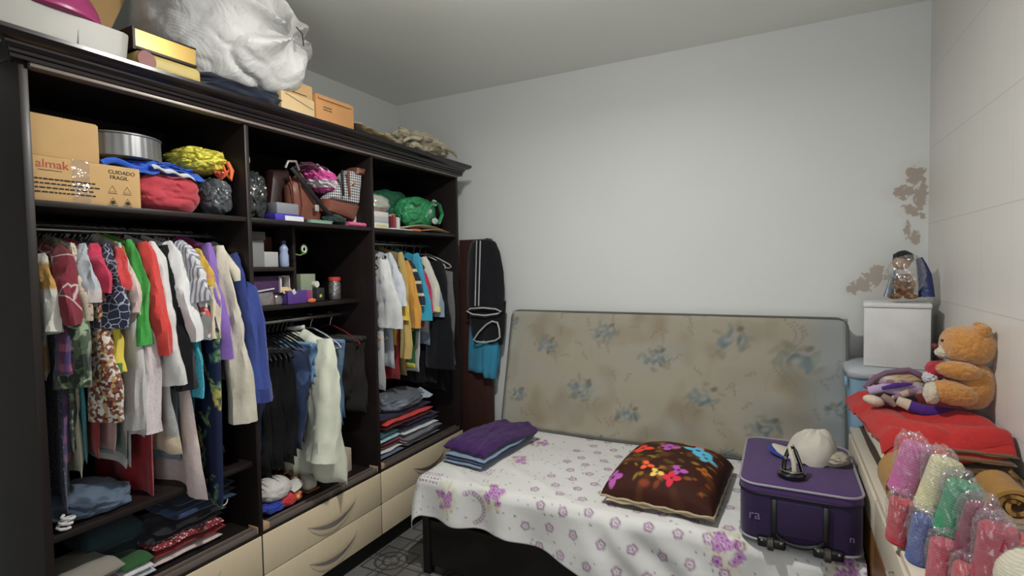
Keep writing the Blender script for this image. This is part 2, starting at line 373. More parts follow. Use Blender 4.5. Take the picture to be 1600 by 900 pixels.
for y in (Y1, Y2): M().box(-1.925, -1.868, y-.012, y+.045, .441, .468, bev=.002).build('track_stop', plain('pale_raw_wood', (170, 135, 100), .7), wd)
M().box(XB, -1.90, Y0-.01, Y3+.01, .0, .105).build('plinth', plain('black_plinth', (16, 15, 15), .6, g=1), wd)
M().box(XB+.02, -1.885, Y0, Y3, .105, .425).build('drawer_case', DARK, wd)
for ya, yb in ((Y0-.02, Y1), (Y1, Y2), (Y2, Y3+.02)):
    for za, zb in ((.105, .264), (.268, .432)):
        d = M().box(-1.884, XF+.004, ya+.003, yb-.003, za, zb, bev=.003).build('drawer', BEIGE, wd)
        yc = (ya+yb)/2+.02; zc = (za+zb)/2+.01; h = .145
        # crescent handle: broad plate curving out towards the room
        def hf(u, v, yc=yc, zc=zc):
            s_ = 2*u-1; wid = (1-s_*s_); y = yc+s_*h
            zt = zc+.012-.028*wid+.012*s_; zb_ = zt-.030*wid-.001
            return Vector((XF+.006+.030*wid**.6*(1-.35*v), y, zt*(1-v)+zb_*v))
        mm = M().grid(25, 5, hf); o_ = len(mm.v); mm.grid(25, 5, lambda u, v: hf(u, v)-Vector((.0035, 0, 0)))
        for i in range(24):
            for a_ in (i, 4*25+i): mm.f.append((a_, a_+1, o_+a_+1, o_+a_)); mm.mi.append(0)
        mm.build('handle', METAL, d)
for ya, yb, z in ((Y0, Y1, 1.645), (Y1, Y2, 1.262), (Y2, Y3, 1.645)):
    M().tube([(-2.11, ya, z), (-2.11, yb, z)], .0125, 14).build('clothes_rod', CHROME, wd)
# brown panel leaning behind the bed, beside the wardrobe
bp = M().box(-2.0, -1.745, 3.075, 3.100, 0, 1.69, bev=.003, tilt=(-.012, 0, 0)).build('wooden_panel', PANEL)
tag(bp, 'tall reddish brown wooden panel leaning on back wall beside the wardrobe', 'panel')

# ================================================================== BED, SHEET, MATTRESS
bd = thing('bed', 'dark brown box bed base in front of the back wall', 'bed', (-.62, 2.5, 0))
BL, BR_, BY0, BY1 = -1.555, .255, 2.03, 2.98
BLK = plain('black_brown_bed_wood', (26, 22, 21), .35, .4, g=1, var=.15)
M().box(BL+.03, BR_-.0, BY0+.03, BY1, .03, .28, bev=.003).build('base_box', BLK, bd)
M().box(BL, BR_, BY0, BY0+.028, .045, .27, bev=.003).build('front_board', BLK, bd)
for x in (BL+.014, BR_-.03):
    for y in (BY0+.012, BY1-.03): M().box(x-.02, x+.02, y-.018, y+.022, 0, .29, bev=.003).build('leg', BLK, bd)
M().box(BL+.01, BR_-.005, BY0+.03, BY1-.01, .28, .475, bev=.04, seg=4).build('bed_mattress', plain('white_ticking', (180, 178, 172), .9), bd)
# ---- printing helpers: flat colour patterns of the cloth itself, in cloth metres
def mixc(col, m, c): col[:] = col*(1-m[:, None])+np.array(c)[None]*m[:, None]
def sstep(x, a, b): t_ = np.clip((x-a)/(b-a+1e-9), 0, 1); return t_*t_*(3-2*t_)
def flower(col, U, V, cx, cy, r, n, c, rot=0, depth=.3, ring=None, a=1.0, sq=1.0):
    x, y = U-cx, (V-cy)/sq; R_ = np.hypot(x, y); th = np.arctan2(y, x)
    rr = r*(1-depth+depth*np.abs(np.cos(n*(th-rot)/2)))
    if ring: mixc(col, a*np.exp(-((R_-rr)/ring)**2), c)
    else: mixc(col, a*(1-sstep(R_, rr*.88, rr*1.08)), c)
def ell(col, U, V, cx, cy, a_, b_, ang, c, alpha=1.0, soft=.15):
    x, y = U-cx, V-cy; ca, sa = math.cos(ang), math.sin(ang); q = np.sqrt(((x*ca+y*sa)/a_)**2+((-x*sa+y*ca)/b_)**2)
    mixc(col, alpha*(1-sstep(q, 1-soft, 1+soft)), c)
# ---- sheet
X0, X1, YB_, YF_ = BL+.01, BR_-.0, 2.96, BY0+.015
DL, DF = .24, .33
NU, NV = 330, 205; su = (X1-X0)+DL; sv = (YB_-YF_)+DF
def hemlen(x): # front drop length along the bed
    return .175+.012*math.sin(x*9)+.02*max(0, min(1, (-1.25-x)/.25))+.16*max(0, min(1, (x+1.1)/.7))**1.0
UV = []; pts = []
for j in range(NV):
    for i in range(NU):
        fu = i/(NU-1); fv = j/(NV-1)
        u = X0-DL*.8+(X1-X0+DL*.8)*fu; xcl = max(u, X0)
        dropf = hemlen(xcl)+.03
        v = YB_-(YB_-YF_+dropf)*fv
        ox = max(0, X0-u); oy = max(0, YF_-v); d = math.hypot(ox, oy)
        wr = .006*noise.noise(Vector((u*3, v*3, 1)))+.003*noise.noise(Vector((u*8, v*8, 4)))
        z = .492+wr+.007*max(0, math.sin((u*.9+v*1.5)*14))**4*math.exp(-((v-2.10)/.22)**2)
        x, y = max(u, X0), max(v, YF_)
        if d > 0:
            r_ = .045; a_ = min(d/r_, PI/2); nx, ny = (-ox/d, -oy/d)
            hor = r_*math.sin(a_); ver = r_*(1-math.cos(a_))+max(0, d-r_*PI/2)
            fold = .020*math.sin(u*17+1.5*math.sin(u*5))*min(1, d/.2)+.011*math.sin((u+v*.6)*34+3*noise.noise(Vector((u*3, v*3, 2))))*min(1, d/.15)*math.exp(-((u+.42)/.32)**2)+.012*noise.noise(Vector((u*6, v*4, 9)))*min(1, d/.1)
            flare = .10*max(0, d-.05)+fold
            x += nx*(hor+flare); y += ny*(hor+flare); z -= ver
        pts.append(Vector((x, y, z))); UV.append((u, v))
UV = np.array(UV); U, V = UV[:, 0], UV[:, 1]
col = np.tile(np.array([.60, .595, .575]), (len(U), 1)); R = rnd(5)
PUR = (.20, .055, .19); PALE = (.50, .30, .47); OLV = (.50, .46, .25); DK = (.10, .10, .12)
BQ = []
for px, py, pl, s_ in ((768, 765, 'Z', .070), (812, 718, 'Z', .060), (842, 690, 'Z', .060), (698, 787, 'Y', .066), (1138, 868, 'Y', .072), (1190, 800, 'Z', .04), (1320, 885, 'Z', .05)):
    q_ = P(px, py, pl, .495 if pl == 'Z' else 2.0); BQ.append((q_.x, q_.y if pl == 'Z' else YF_-.02-(.47-q_.z), s_))
def bouquet(cx, cy, s, seed):
    r_ = rnd(seed)
    for k in range(34):
        a_ = r_.uniform(0, 2*PI); q = r_.uniform(.5, 1.2)*s; ell(col, U, V, cx+math.cos(a_)*q*.8, cy+math.sin(a_)*q, s*.24, s*.12, a_, OLV, .42, .5)
    for k in range(15):
        a_ = r_.uniform(0, 2*PI); q = r_.uniform(0, .85)*s; f = r_.uniform(.18, .32)*s; x_, y_ = cx+math.cos(a_)*q, cy+math.sin(a_)*q
        flower(col, U, V, x_, y_, f, 5, (.22, .06, .27) if k % 2 else (.34, .14, .38), r_.uniform(0, 3)); flower(col, U, V, x_, y_, f*.6, 5, PALE, 0, .3, .004)
        ell(col, U, V, x_, y_, f*.25, f*.25, 0, (.22, .05, .24))
for k, (x_, y_, s_) in enumerate(BQ): bouquet(x_, y_, s_, k+3)
for i in range(17):
    for j in range(14):
        x_ = -1.5+i*.115+(j % 2)*.057+R.uniform(-.01, .01); y_ = 2.93-j*.093+R.uniform(-.01, .01)
        if x_ < -1.02 or x_ > -.08 and y_ < 2.2: continue
        flower(col, U, V, x_, y_, .0175, 5, PUR, R.uniform(0, 3), .28, .0045, .85); ell(col, U, V, x_, y_, .005, .005, 0, (.35, .15, .3))
for k in range(620):
    x_, y_ = R.uniform(-1.75, .28), R.uniform(1.6, 2.95); ell(col, U, V, x_, y_, .0042, .0042, 0, DK if k % 3 else PUR, .75)
for cxx, cyy in ((-1.33, 2.18), (-1.53, 2.02), (.02, 1.84), (.2, 2.02)):   # little printed blocks of purple marks
    for a_ in range(6):
        for b_ in range(4): ell(col, U, V, cxx-.03+a_*.02, cyy-.02+b_*.02, .0065, .005, 0, PUR, .8)
for k in range(15):
    a_ = k/14*PI*1.0; flower(col, U, V, -1.27+.07*math.cos(a_-1.2), 1.92+.07*math.sin(a_-1.2), .009, 4, PUR, 0, .3, .003, .7)
m = M(); fs = []
for j in range(NV-1):
    for i in range(NU-1): a = j*NU+i; fs.append((a, a+1, a+NU+1, a+NU))
m.add(pts, fs)
sh = m.build('bed_sheet', painted('printed_cotton_sheet', .85, .3), colors=col)
so = sh.modifiers.new('thickness', 'SOLIDIFY'); so.thickness = .003; so.offset = -1
tag(sh, 'white bed sheet with purple flower print hanging over the bed', 'bed sheet')

# ---- leaning mattress
MA = Vector((-1.565, 2.845, .505)); MU = Vector((1.845, 0, .0)); MT = Vector((-1.553, 3.005, 1.218)); MV = MT-MA
MW = MU.length; MH = MV.length; nrm = MU.cross(MV).normalized()   # towards the room
if nrm.y > 0: nrm = -nrm
NU, NV = 330, 135; pts = []; UV = []
def mfront(u, v):
    x = u*MW; y = v*MH; e = min(x, MW-x, y, MH-y); rr = .03
    # rounded corner inset
    p = MA+MU*u+MV*v
    k = 1 if e > rr else math.sqrt(max(0, 1-(1-e/rr)**2))
    b = .012*noise.noise(Vector((x*2, y*2, 3)))+.006*noise.noise(Vector((x*6, y*5, 8)))+.004*math.sin(y*30+2*noise.noise(Vector((x*2, y, 0))))*(1 if x > MW-.35 else .25)
    return p+nrm*((k-1)*.022+b*k)+Vector((0, 0, -.02*abs(2*u-1)**3*v*0-.008*math.sin(u*PI*1.0)*0))
for j in range(NV):
    for i in range(NU): u, v = i/(NU-1), j/(NV-1); pts.append(mfront(u, v)); UV.append((u*MW, v*MH))
UV = np.array(UV); U, V = UV[:, 0], UV[:, 1]
nzv = np.array([noise.noise(Vector((a*4, b*4, 2)))+.6*noise.noise(Vector((a*11, b*9, 5))) for a, b in UV]); nz2 = np.array([noise.noise(Vector((a*3, b*5, 12))) for a, b in UV])
col = np.tile(np.array([.30, .275, .215]), (len(U), 1))
mixc(col, np.clip(nzv*1.2, 0, .7), (.22, .175, .115)); mixc(col, np.clip(nz2*.9, 0, .55), (.27, .28, .26)); mixc(col, .75*sstep(U, MW-.28, MW-.05), (.25, .275, .285)); mixc(col, .4*sstep(-U, -.2, 0), (.3, .33, .3))
TEAL = (.115, .16, .18); MUD = (.21, .165, .115); GRN = (.17, .18, .13)
def mflower(px, py, s, seed):
    q = P(px, py, 'Y', 2.95); x = (q.x-MA.x); y = (q.z-.505)/(MV.z)*MH; r_ = rnd(seed)
    for k in range(12): a_ = r_.uniform(0, 2*PI); q_ = r_.uniform(.6, 1.1); ell(col, U, V, x+math.cos(a_)*s*q_, y+math.sin(a_)*s*q_*.8, s*r_.uniform(.15, .35), s*r_.uniform(.07, .14), r_.uniform(0, 3.1), MUD if k % 2 else GRN, .5, .6)
    for k in range(18): a_ = r_.uniform(0, 2*PI); q_ = r_.uniform(.05, .8); ell(col, U, V, x+math.cos(a_)*s*q_*1.15, y+math.sin(a_)*s*q_*.75, s*r_.uniform(.16, .34), s*r_.uniform(.09, .18), r_.uniform(0, 3.1), ((.13, .165, .18), (.17, .20, .20), (.085, .11, .12), (.21, .24, .21))[k % 4], .66, .55)
    ell(col, U, V, x, y, s*.22, s*.14, .4, (.32, .32, .28), .6, .6); ell(col, U, V, x+s*.55, y+s*.6, s*.2, s*.13, .5, (.12, .10, .075), .7, .5)
for k, (px, py, s) in enumerate(((850, 540, .075), (938, 522, .085), (1020, 560, .08), (1135, 532, .10), (1240, 565, .11), (815, 612, .06), (910, 605, .085), (985, 645, .075), (1100, 620, .09), (1195, 665, .085), (940, 680, .05), (1140, 700, .04), (1310, 640, .06), (795, 505, .05))): mflower(px, py, s, k)
for k in range(60): # small leafy twigs
    x, y = R.uniform(0, MW), R.uniform(0, MH); a_ = R.uniform(0, 3)
    for q in range(3): ell(col, U, V, x+.02*q*math.cos(a_), y+.02*q*math.sin(a_), .012, .006, a_+q, MUD, .5, .5)
for k in range(46):
    t_ = k/46; ell(col, U, V, MW-.27+.05*math.sin(t_*7)+.03*(k % 2), MH-.02-t_*.33, .010, .005, t_*9, (.2, .18, .14), .6, .4)
mt = thing('leaning_mattress', 'worn beige mattress with faded blue flowers leaning on the back wall', 'mattress', (-.63, 2.95, .505))
m = M(); fs = [(j*NU+i, j*NU+i+1, (j+1)*NU+i+1, (j+1)*NU+i) for j in range(NV-1) for i in range(NU-1)]; m.add(pts, fs)
m.build('printed_cover', painted('faded_flower_ticking', .8, .3), mt, colors=col)
TH = .105; bk = -nrm*TH
m = M()
def ring_pts(inset=0):
    out = []; rc = .05
    for cx, cy, a0 in ((rc, rc, PI), (MW-rc, rc, 1.5*PI), (MW-rc, MH-rc, 0), (rc, MH-rc, .5*PI)):
        for k in range(6): a = a0+k/5*PI/2; out.append((cx+rc*math.cos(a), cy+rc*math.sin(a)))
    return out
rp = ring_pts(); lv = []
for d, ins in ((.018, .004), (.03, 0), (.07, -.002), (TH-.01, 0), (TH, .01)):
    for x, y in rp:
        cx, cy = x-MW/2, y-MH/2; f = 1-ins/(MW/2); lv.append(MA+MU*((cx*f+MW/2)/MW)+MV*((cy*f+MH/2)/MH)-nrm*d)
nn_ = len(rp); fs = [(a*nn_+b, a*nn_+(b+1) % nn_, (a+1)*nn_+(b+1) % nn_, (a+1)*nn_+b) for a in range(4) for b in range(nn_)]; fs.append(tuple(range(4*nn_, 5*nn_))); fs.append(tuple(range(nn_-1, -1, -1)))
m.add(lv, fs).build('side_band', cloth('worn_beige_side_cloth', (150, 142, 120), 'blobs', [(120, 110, 95)], 6, thr=.6), mt)
for d in (.012, TH-.004): M().tube([MA+MU*(x/MW)+MV*(y/MH)-nrm*d for x, y in rp], .006, 8, closed=True).build('piping', cloth('grey_piping', (90, 92, 88)), mt)
# ================================================================== THINGS ON TOP OF THE WARDROBE
ZT = 2.16
CARD = cloth('brown_cardboard', (196, 150, 96), 'plain', bump=.08, g=1.35); CARD2 = cloth('orange_cardboard', (190, 130, 72), 'plain', bump=.08, g=1.35)
CARDL = cloth('pale_cardboard', (215, 170, 120), 'plain', bump=.08, g=1.3); INK = plain('black_print_ink', (50, 45, 40), .8, g=1); REDINK = plain('red_print_ink', (185, 75, 60), .8, g=1.1)
WHT = plain('white_plastic', (205, 202, 192), .45, g=.8); TAPE = plastic_film('glossy_packing_tape', (.9, .85, .7), .08, .14)
def marks(t, x, y0, ln, z, rows, dz, seed):
    # rows of small unreadable print: short dashes of word length
    r_ = rnd(seed)
    for k in range(rows):
        m_ = M(); y = y0
        while y < y0+ln*r_.uniform(.8, 1):
            w_ = r_.uniform(.006, .016); m_.box(x, x+.0004, y, y+w_, z-k*dz-.0022, z-k*dz+.0022); y += w_+.003
        m_.build('printed_marks', INK, t)
def carton(name, label, x1, y0, y1, z0, z1, mat, dep=.28, group=None, rot=0, lid=0, cat='box', flaps=True, tape=False):
    t = thing(name, label, cat, (x1-dep/2, (y0+y1)/2, z0), group)
    M().box(x1-dep, x1, y0, y1, z0, z1-lid, bev=.003, rot=rot).build('box_body', mat, t)
    if lid: M().box(x1-dep-.004, x1+.004, y0-.004, y1+.004, z1-lid, z1, bev=.003, rot=rot).build('lid', mat, t)
    elif flaps:
        ym = (y0+y1)/2; M().box(x1-dep+.004, x1-.004, y0+.004, ym-.001, z1, z1+.003, rot=rot).build('flap', mat, t); M().box(x1-dep+.004, x1-.004, ym+.001, y1-.004, z1, z1+.003, rot=rot).build('flap', mat, t)
    if tape: M().box(x1-dep*.7, x1+.0012, (y0+y1)/2-.025, (y0+y1)/2+.025, z0+.002, z1+.0042, rot=0).build('packing_tape', TAPE, t)
    return t
# white plastic tray box
t = thing('plastic_tray', 'long white plastic tray at the left end of the wardrobe top', 'tray', (-1.95, .78, ZT))
m = M(); prof_ = []
def rrect(cx, cy, hx, hy, r, n=6):
    out = []
    for sx, sy, a0 in ((1, 1, 0), (-1, 1, PI/2), (-1, -1, PI), (1, -1, 1.5*PI)):
        for k in range(n): a = a0+k/(n-1)*PI/2; out.append((cx+sx*(hx-r)+r*math.cos(a), cy+sy*(hy-r)+r*math.sin(a)))
    return out
def loft(m, rings, cap0=True, cap1=True):
    n = len(rings[0]); vs = [p for r in rings for p in r]; fs = [(a*n+b, a*n+(b+1) % n, (a+1)*n+(b+1) % n, (a+1)*n+b) for a in range(len(rings)-1) for b in range(n)]
    if cap0: fs.append(tuple(range(n-1, -1, -1)))
    if cap1: fs.append(tuple(range((len(rings)-1)*n, len(rings)*n)))
    return m.add(vs, fs)
def rloft(m, cx, cy, hx, hy, r, zs, **k):
    return loft(m, [[(x, y, z) for x, y in rrect(cx, cy, hx+d, hy+d, r)] for z, d in zs], **k)
ty1 = P(206, 80, 'X', -1.81).y
rloft(m, -1.97, (.53+ty1)/2, .16, (ty1-.53)/2, .035, ((ZT, -.008), (ZT+.004, -.002), (ZT+.078, .004), (ZT+.082, .004), (ZT+.080, -.004), (ZT+.02, -.012), (ZT+.015, -.02)))
m.build('tray_body', WHT, t); M().box(-1.812, -1.8085, .80, .803, ZT+.004, ZT+.079).build('seam', plain('grey_line', (150, 148, 140), .6), t)
t = thing('plastic_basin', 'magenta pink plastic basin upside down on the white tray', 'basin', (-1.95, .755, ZT+.083))
M().lathe((-1.95, .755, ZT+.083), [(.160, 0), (.166, .004), (.166, .012), (.160, .014), (.152, .05), (.135, .085), (.115, .1), (.02, .104)], 40).build('bowl', plain('magenta_plastic', (180, 40, 115), .3, .5, g=.95), t)
t = thing('fabric_bag', 'black cloth bundle behind the magenta basin', 'bag', (-2.1, .90, ZT)); M().blob((-2.20, .84, ZT+.16), (.10, .09, .16), 4, .12, 2, .1, flat=ZT).build('bundle', cloth('black_cloth', (28, 26, 32), g=1), t)
# cardboard flap box standing up
t = thing('cardboard_box', 'tall brown cardboard box with raised flap left of the white sack', 'box', (-2.1, 1.1, ZT))
M().box(-2.34, -2.12, .93, 1.04, ZT, ZT+.25, bev=.003).build('box_body', CARD, t)
M().box(-2.115, -2.111, .86, 1.05, ZT+.12, ZT+.40, tilt=(-.35, .10, 0)).build('flap', CARD, t)
# gold box on yellow box
GOLD = plain('shiny_gold_foil', (190, 155, 70), .30, .5, .7, g=.95)
a = P(213, 62, 'X', -1.84); b = P(310, 118, 'X', -1.84)
t = thing('gift_box', 'shiny gold box with dark wooden edges on the wardrobe top', 'box', (-1.9, (a.y+b.y)/2, ZT+.062))
g0, g1 = a.y-.005, b.y; DKW = plain('dark_box_edge', (38, 24, 18), .5, g=1)
M().box(-1.98, -1.845, g0, g1, ZT+.062, ZT+.072, bev=.002).build('edge', DKW, t); M().box(-1.98, -1.845, g0, g1, ZT+.126, ZT+.132, bev=.002).build('edge', DKW, t)
M().box(-1.975, -1.848, g0+.004, g1-.002, ZT+.072, ZT+.126).build('gold_sheet', GOLD, t); M().box(-1.98, -1.846, g0-.002, g0+.006, ZT+.06, ZT+.132).build('edge', DKW, t)
t = thing('round_tin', 'low yellow tin with dusty rose end under the gold box', 'tin', (-1.92, 1.06, ZT))
M().box(-2.0, -1.835, g0-.0, g1+.012, ZT+.001, ZT+.060, bev=.02, seg=4).build('tin_body', plain('mustard_yellow_card', (196, 165, 85), .5, g=1.3), t)
M().lathe((-1.834, g0+.03, ZT+.030), [(.028, -.004), (.03, 0), (.028, .003)], 24, axis=(1, 0, 0)).build('rose_disc', plain('dusty_rose', (140, 85, 80), .6, g=1.3), t)
# the big white sack
t = thing('woven_sack', 'huge stuffed white woven sack on the wardrobe top', 'sack', (-2.0, 1.35, ZT))
def sackmat():
    t_ = NT('white_woven_polypropylene', .5, .4); co = t_.co(); t_.out(t_.mix(t_.noise(5, 3, co), (.46, .455, .44), (.56, .555, .54)))
    wv = t_.math('ADD', t_.math('SINE', t_.math('MULTIPLY', t_.noise(3, 1, co), 300)), 0)
    t_.bump(t_.math('ADD', t_.noise(16, 5, co, .8), t_.math('MULTIPLY', wv, .02)), .35, .03); return t_.m
SM = sackmat()
sm = M(); sm.blob((-2.02, 1.40, ZT+.29), (.265, .30, .25), 11, .06, 1.3, .12, sub=6, ex=2.7, flat=ZT+.02, tilt=(.10, 0, 0))
NK = Vector((-1.765, 1.53, ZT+.30))
for i_, v_ in enumerate(sm.v):   # the tied mouth: pleats run out from one pinched point
    p = Vector(v_); d = p-NK; rr = math.hypot(d.y, d.z*1.0)
    if p.x > -2.02:
        a_ = math.atan2(d.z, d.y); w_ = math.exp(-(rr/.20)**2); f_ = .5+.5*math.cos(6*a_+1.5*math.sin(2*a_)+rr*9)
        p.x += w_*(.085*f_**2*min(1, rr/.07)-.03)+.02*math.exp(-(rr/.03)**2); sm.v[i_] = tuple(p)
sm.build('sack_body', SM, t)
M().tube([(-1.742, 1.52, ZT+.32), (-1.725, 1.535, ZT+.295), (-1.728, 1.542, ZT+.25)], .0025, 6).build('tie_string', INK, t)
t = thing('folded_blanket', 'dark navy folded blanket under the white sack', 'blanket', (-1.95, 1.35, ZT))
M().blob((-2.0, 1.37, ZT+.035), (.17, .19, .045), 8, .12, 3, .05, flat=ZT+.001, ex=4).build('blanket', cloth('navy_blanket', (28, 36, 52), g=1.2), t)
# cartons
ya = P(440, 170, 'X', -1.84).y; yb = P(492, 180, 'X', -1.84).y
pp = M().box(-2.06, -1.815, ya-.01, yb+.03, ZT, ZT+.008, bev=.001).build('paper_sheets', plain('white_paper', (200, 200, 205), .8, g=1.2)); tag(pp, 'white papers lying under the small cartons on the wardrobe', 'papers')
t = carton('cardboard_box', 'small pale cardboard box with a slanted crease below the sack corner', -1.84, ya, yb, ZT+.009, ZT+.085, CARDL, .16); M().tube([(-1.8385, ya+.02, ZT+.08), (-1.8385, yb-.01, ZT+.045)], .001, 4).build('crease', INK, t)
t = carton('cardboard_box', 'brown cardboard box standing on the small pale box', -1.855, ya+.0, yb+.005, ZT+.089, ZT+.150, CARD, .15); M().box(-1.8545, -1.853, ya+.02, yb-.03, ZT+.10, ZT+.103).build('printed_line', INK, t)
yc = P(553, 190, 'X', -1.84).y
t = carton('cardboard_box', 'orange brown cardboard box with torn lid right of the white sack', -1.84, yb+.008, yc, ZT, ZT+.125, CARD2, .17)
M().box(-1.842, -1.838, yb+.02, yc-.02, ZT+.105, ZT+.128, tilt=(.0, -.5, 0)).build('torn_lid_edge', CARD2, t)
marks(t, -1.8388, yb+.05, .05, ZT+.075, 2, .012, 4)
# flattened paper bag and crumpled beige cloth
t = thing('paper_bag', 'flattened kraft paper bag on the wardrobe beside crumpled cloth', 'bag', (-1.95, 2.15, ZT)); KR = cloth('kraft_paper', (170, 150, 110), bump=.3)
m = M(); m.slab(14, 14, lambda u, v: (Vector((-1.83-.22*v, yc+.02+.24*u, ZT+.022+.045*(1-u)*(.6+.4*v)+.006*math.sin(u*9+v*5))), Vector((0, 0, 1))), .010); m.build('bag_body', KR, t)
M().slab(12, 10, lambda u, v: (Vector((-1.815-.12*v, yc+.08+.20*u, ZT+.018+.02*(1-u)+.004*math.sin(u*12))), Vector((0, 0, 1))), .006).build('bag_flap', cloth('kraft_paper_orange', (195, 155, 100), bump=.3), t)
t = thing('crumpled_cloth', 'crumpled beige grey fabric heaped at the right end of the wardrobe top', 'cloth', (-1.95, 2.6, ZT)); CB = cloth('beige_canvas', (165, 155, 130), 'blobs', [(130, 118, 95)], 9, thr=.6, bump=.8)
M().blob((-1.98, 2.56, ZT+.055), (.17, .25, .10), 21, .22, 2.6, .45, sub=6, flat=ZT+.003).build('fabric', CB, t)
M().slab(30, 8, lambda u, v: (Vector((-1.86+.03*math.sin(u*8), 2.33+.5*u, ZT+.045+.055*math.sin(u*PI)+.02*(v-.5)+.008*math.sin(u*23))), Vector((1, 0, .3)).normalized()), .012).build('fold', CB, t)
M().tube([(-1.83, 2.36+.03*k, ZT+.02+.012*math.sin(k*1.3)+.004*k) for k in range(14)], [.016]*13+[.004], 8).build('fold', CB, t)

# ================================================================== UPPER SHELVES, LEFT BAY
t = thing('cardboard_box', 'wide printed cardboard box with red lettering on the top left shelf', 'box', (-1.99, .85, ZS+.001))
y1 = P(220, 300, 'X', -1.885).y; zt = P(200, 262, 'X', -1.885).z
M().box(-2.10, -1.885, Y0+.004, y1, ZS+.001, zt, bev=.003).build('box_body', CARD, t)
M().box(-2.0, -1.8838, .80, .845, ZS+.003, zt+.001).build('packing_tape', TAPE, t)
XT = -1.8842; RX = (PI/2, 0, PI/2)
text('almak', t, 'red_lettering', REDINK, (XT, Y0+.014, zt-.033), .034, RX)
M().box(XT, XT+.0004, Y0+.02, Y0+.075, zt-.041, zt-.0395).build('printed_marks', INK, t)
M().box(XT, XT+.0004, Y0+.01, .83, zt-.066, zt-.065).build('red_line', REDINK, t)
marks(t, XT, Y0+.01, .155, ZS+.064, 4, .0125, 7)
text('CUIDADO', t, 'printed_marks', INK, (XT, .895, zt-.026), .0165, RX); text('FRAGIL', t, 'printed_marks', INK, (XT, .899, zt-.043), .0165, RX)
for i in range(2):
    for j in range(2):
        cy0, cz0 = .905+.042*i, zt-.083-.038*j; tm = M()
        tm.tube([(XT, cy0-.011, cz0), (XT, cy0+.011, cz0), (XT, cy0, cz0+.019)], .0008, 4, closed=True); tm.box(XT, XT+.0004, cy0-.013, cy0+.013, cz0-.006, cz0-.0045)
        if j: tm.lathe((XT, cy0, cz0+.004), [(.006, 0), (.006, .0006)], 10, axis=(1, 0, 0))
        tm.build('printed_marks', INK, t)
y2 = P(155, 230, 'X', -1.90).y; zu = P(120, 190, 'X', -1.90).z
carton('cardboard_box', 'plain brown cardboard box stacked on the printed box', -1.90, Y0+.006, y2, zt+.002, zu, CARD, .18)
t = thing('red_ball', 'dull red round bundle behind the stacked boxes', 'bundle', (-2.15, .80, ZS)); M().blob((-2.22, .84, zu-.01), (.07, .06, .075), 3, .08, 2).build('bundle_body', cloth('dark_red_cloth', (120, 40, 36)), t); M().lathe((-2.22, .84, ZS), [(.05, 0), (.05, .12)], 12).build('bundle_base', cloth('dark_red_cloth', (120, 40, 36)), t)
# blue cloth, red bag, cake tin
t = thing('drawstring_bag', 'stuffed red cloth bag beside the printed cardboard box', 'bag', (-1.99, 1.10, ZS))
M().blob((-2.00, 1.10, ZS+.068), (.115, .118, .072), 5, .08, 2.2, .12, sub=5, ex=3.2, flat=ZS+.001).build('bag_body', cloth('crimson_nylon', (170, 50, 62), bump=.5), t)
t = thing('cloth_bundle', 'bright blue crumpled fabric lying over the red bag', 'cloth', (-2.0, 1.06, ZS+.13)); BLU = cloth('royal_blue_cloth', (30, 80, 185), bump=.8)
M().blob((-2.01, 1.09, ZS+.150), (.12, .13, .030), 9, .25, 3, .3, sub=5).build('fabric', BLU, t)
M().slab(24, 8, lambda u, v: (Vector((-1.885-.05*(1-v), .985+.225*u, ZS+.150-.030*v*(.6+.5*math.sin(u*7+1))+.004*math.sin(u*20))), Vector((1, 0, .6)).normalized()), .006).build('hanging_edge', BLU, t)
M().slab(16, 5, lambda u, v: (Vector((-1.878, 1.02+.14*u+.01*v, ZS+.151-.014*v-.02*u+.004*math.sin(u*17))), Vector((1, 0, .3)).normalized()), .004).build('white_trim', cloth('white_trim_cloth', (200, 200, 205)), t)
M().tube([(-1.90, .885+.02*k, zt+.005+.012*math.sin(k*.9)+.002*k) for k in range(9)], .010, 8).build('fabric_roll', BLU, t)
t = thing('cake_tin', 'round ribbed grey cake tin on top of the blue cloth', 'tin', (-2.02, 1.01, ZS+.17))
n = 96; tinp = [(.118, 0), (.122, .003), (.120, .072), (.124, .075), (.124, .079), (.119, .080), (.118, .01)]
vs = []; m = M(); cxy = (-2.03, 1.0, ZS+.172)
for r, z in tinp:
    for k in range(n): a_ = 2*PI*k/n; rr = r+(.0015*math.sin(a_*32) if .003 <= z <= .073 else 0); vs.append((cxy[0]+rr*math.cos(a_), cxy[1]+rr*math.sin(a_), cxy[2]+z))
fs = [(a*n+b, a*n+(b+1) % n, (a+1)*n+(b+1) % n, (a+1)*n+b) for a in range(6) for b in range(n)]+[tuple(range(n-1, -1, -1))]
m.add(vs, fs).build('tin_body', plain('dull_aluminium', (130, 130, 130), .42, .5, .6, g=1.3), t)
def plasticbag(name, label, cat, c, r, seed, mat, flat, ex=2.4, knot=None, knotmat=None, group=None, ridge=.25, amp=.12):
    t = thing(name, label, cat, (c[0], c[1], flat), group)
    M().blob(c, r, seed, amp, 2.2, ridge, sub=5, ex=ex, flat=flat+.001).build('bag_body', mat, t)
    if knot:
        km = M(); rr = rnd(seed)
        for k in range(6): a_ = k*PI/3+rr.uniform(-.3, .3); km.tube([knot, (knot[0]+.012*math.cos(a_), knot[1]+.012*math.sin(a_), knot[2]+.02), (knot[0]+.028*math.cos(a_), knot[1]+.03*math.sin(a_), knot[2]+rr.uniform(.02, .045))], [.005, .010, .003], 7)
        km.build('tied_top', knotmat or mat, t)
    return t
GREYP = plain('grey_shiny_bin_liner', (78, 82, 86), .3, .5, bump=.3, bscale=11, g=1.2, var=.2); DGREY = plain('charcoal_shiny_plastic', (48, 52, 52), .28, .5, bump=.3, bscale=11, g=1.2, var=.2)
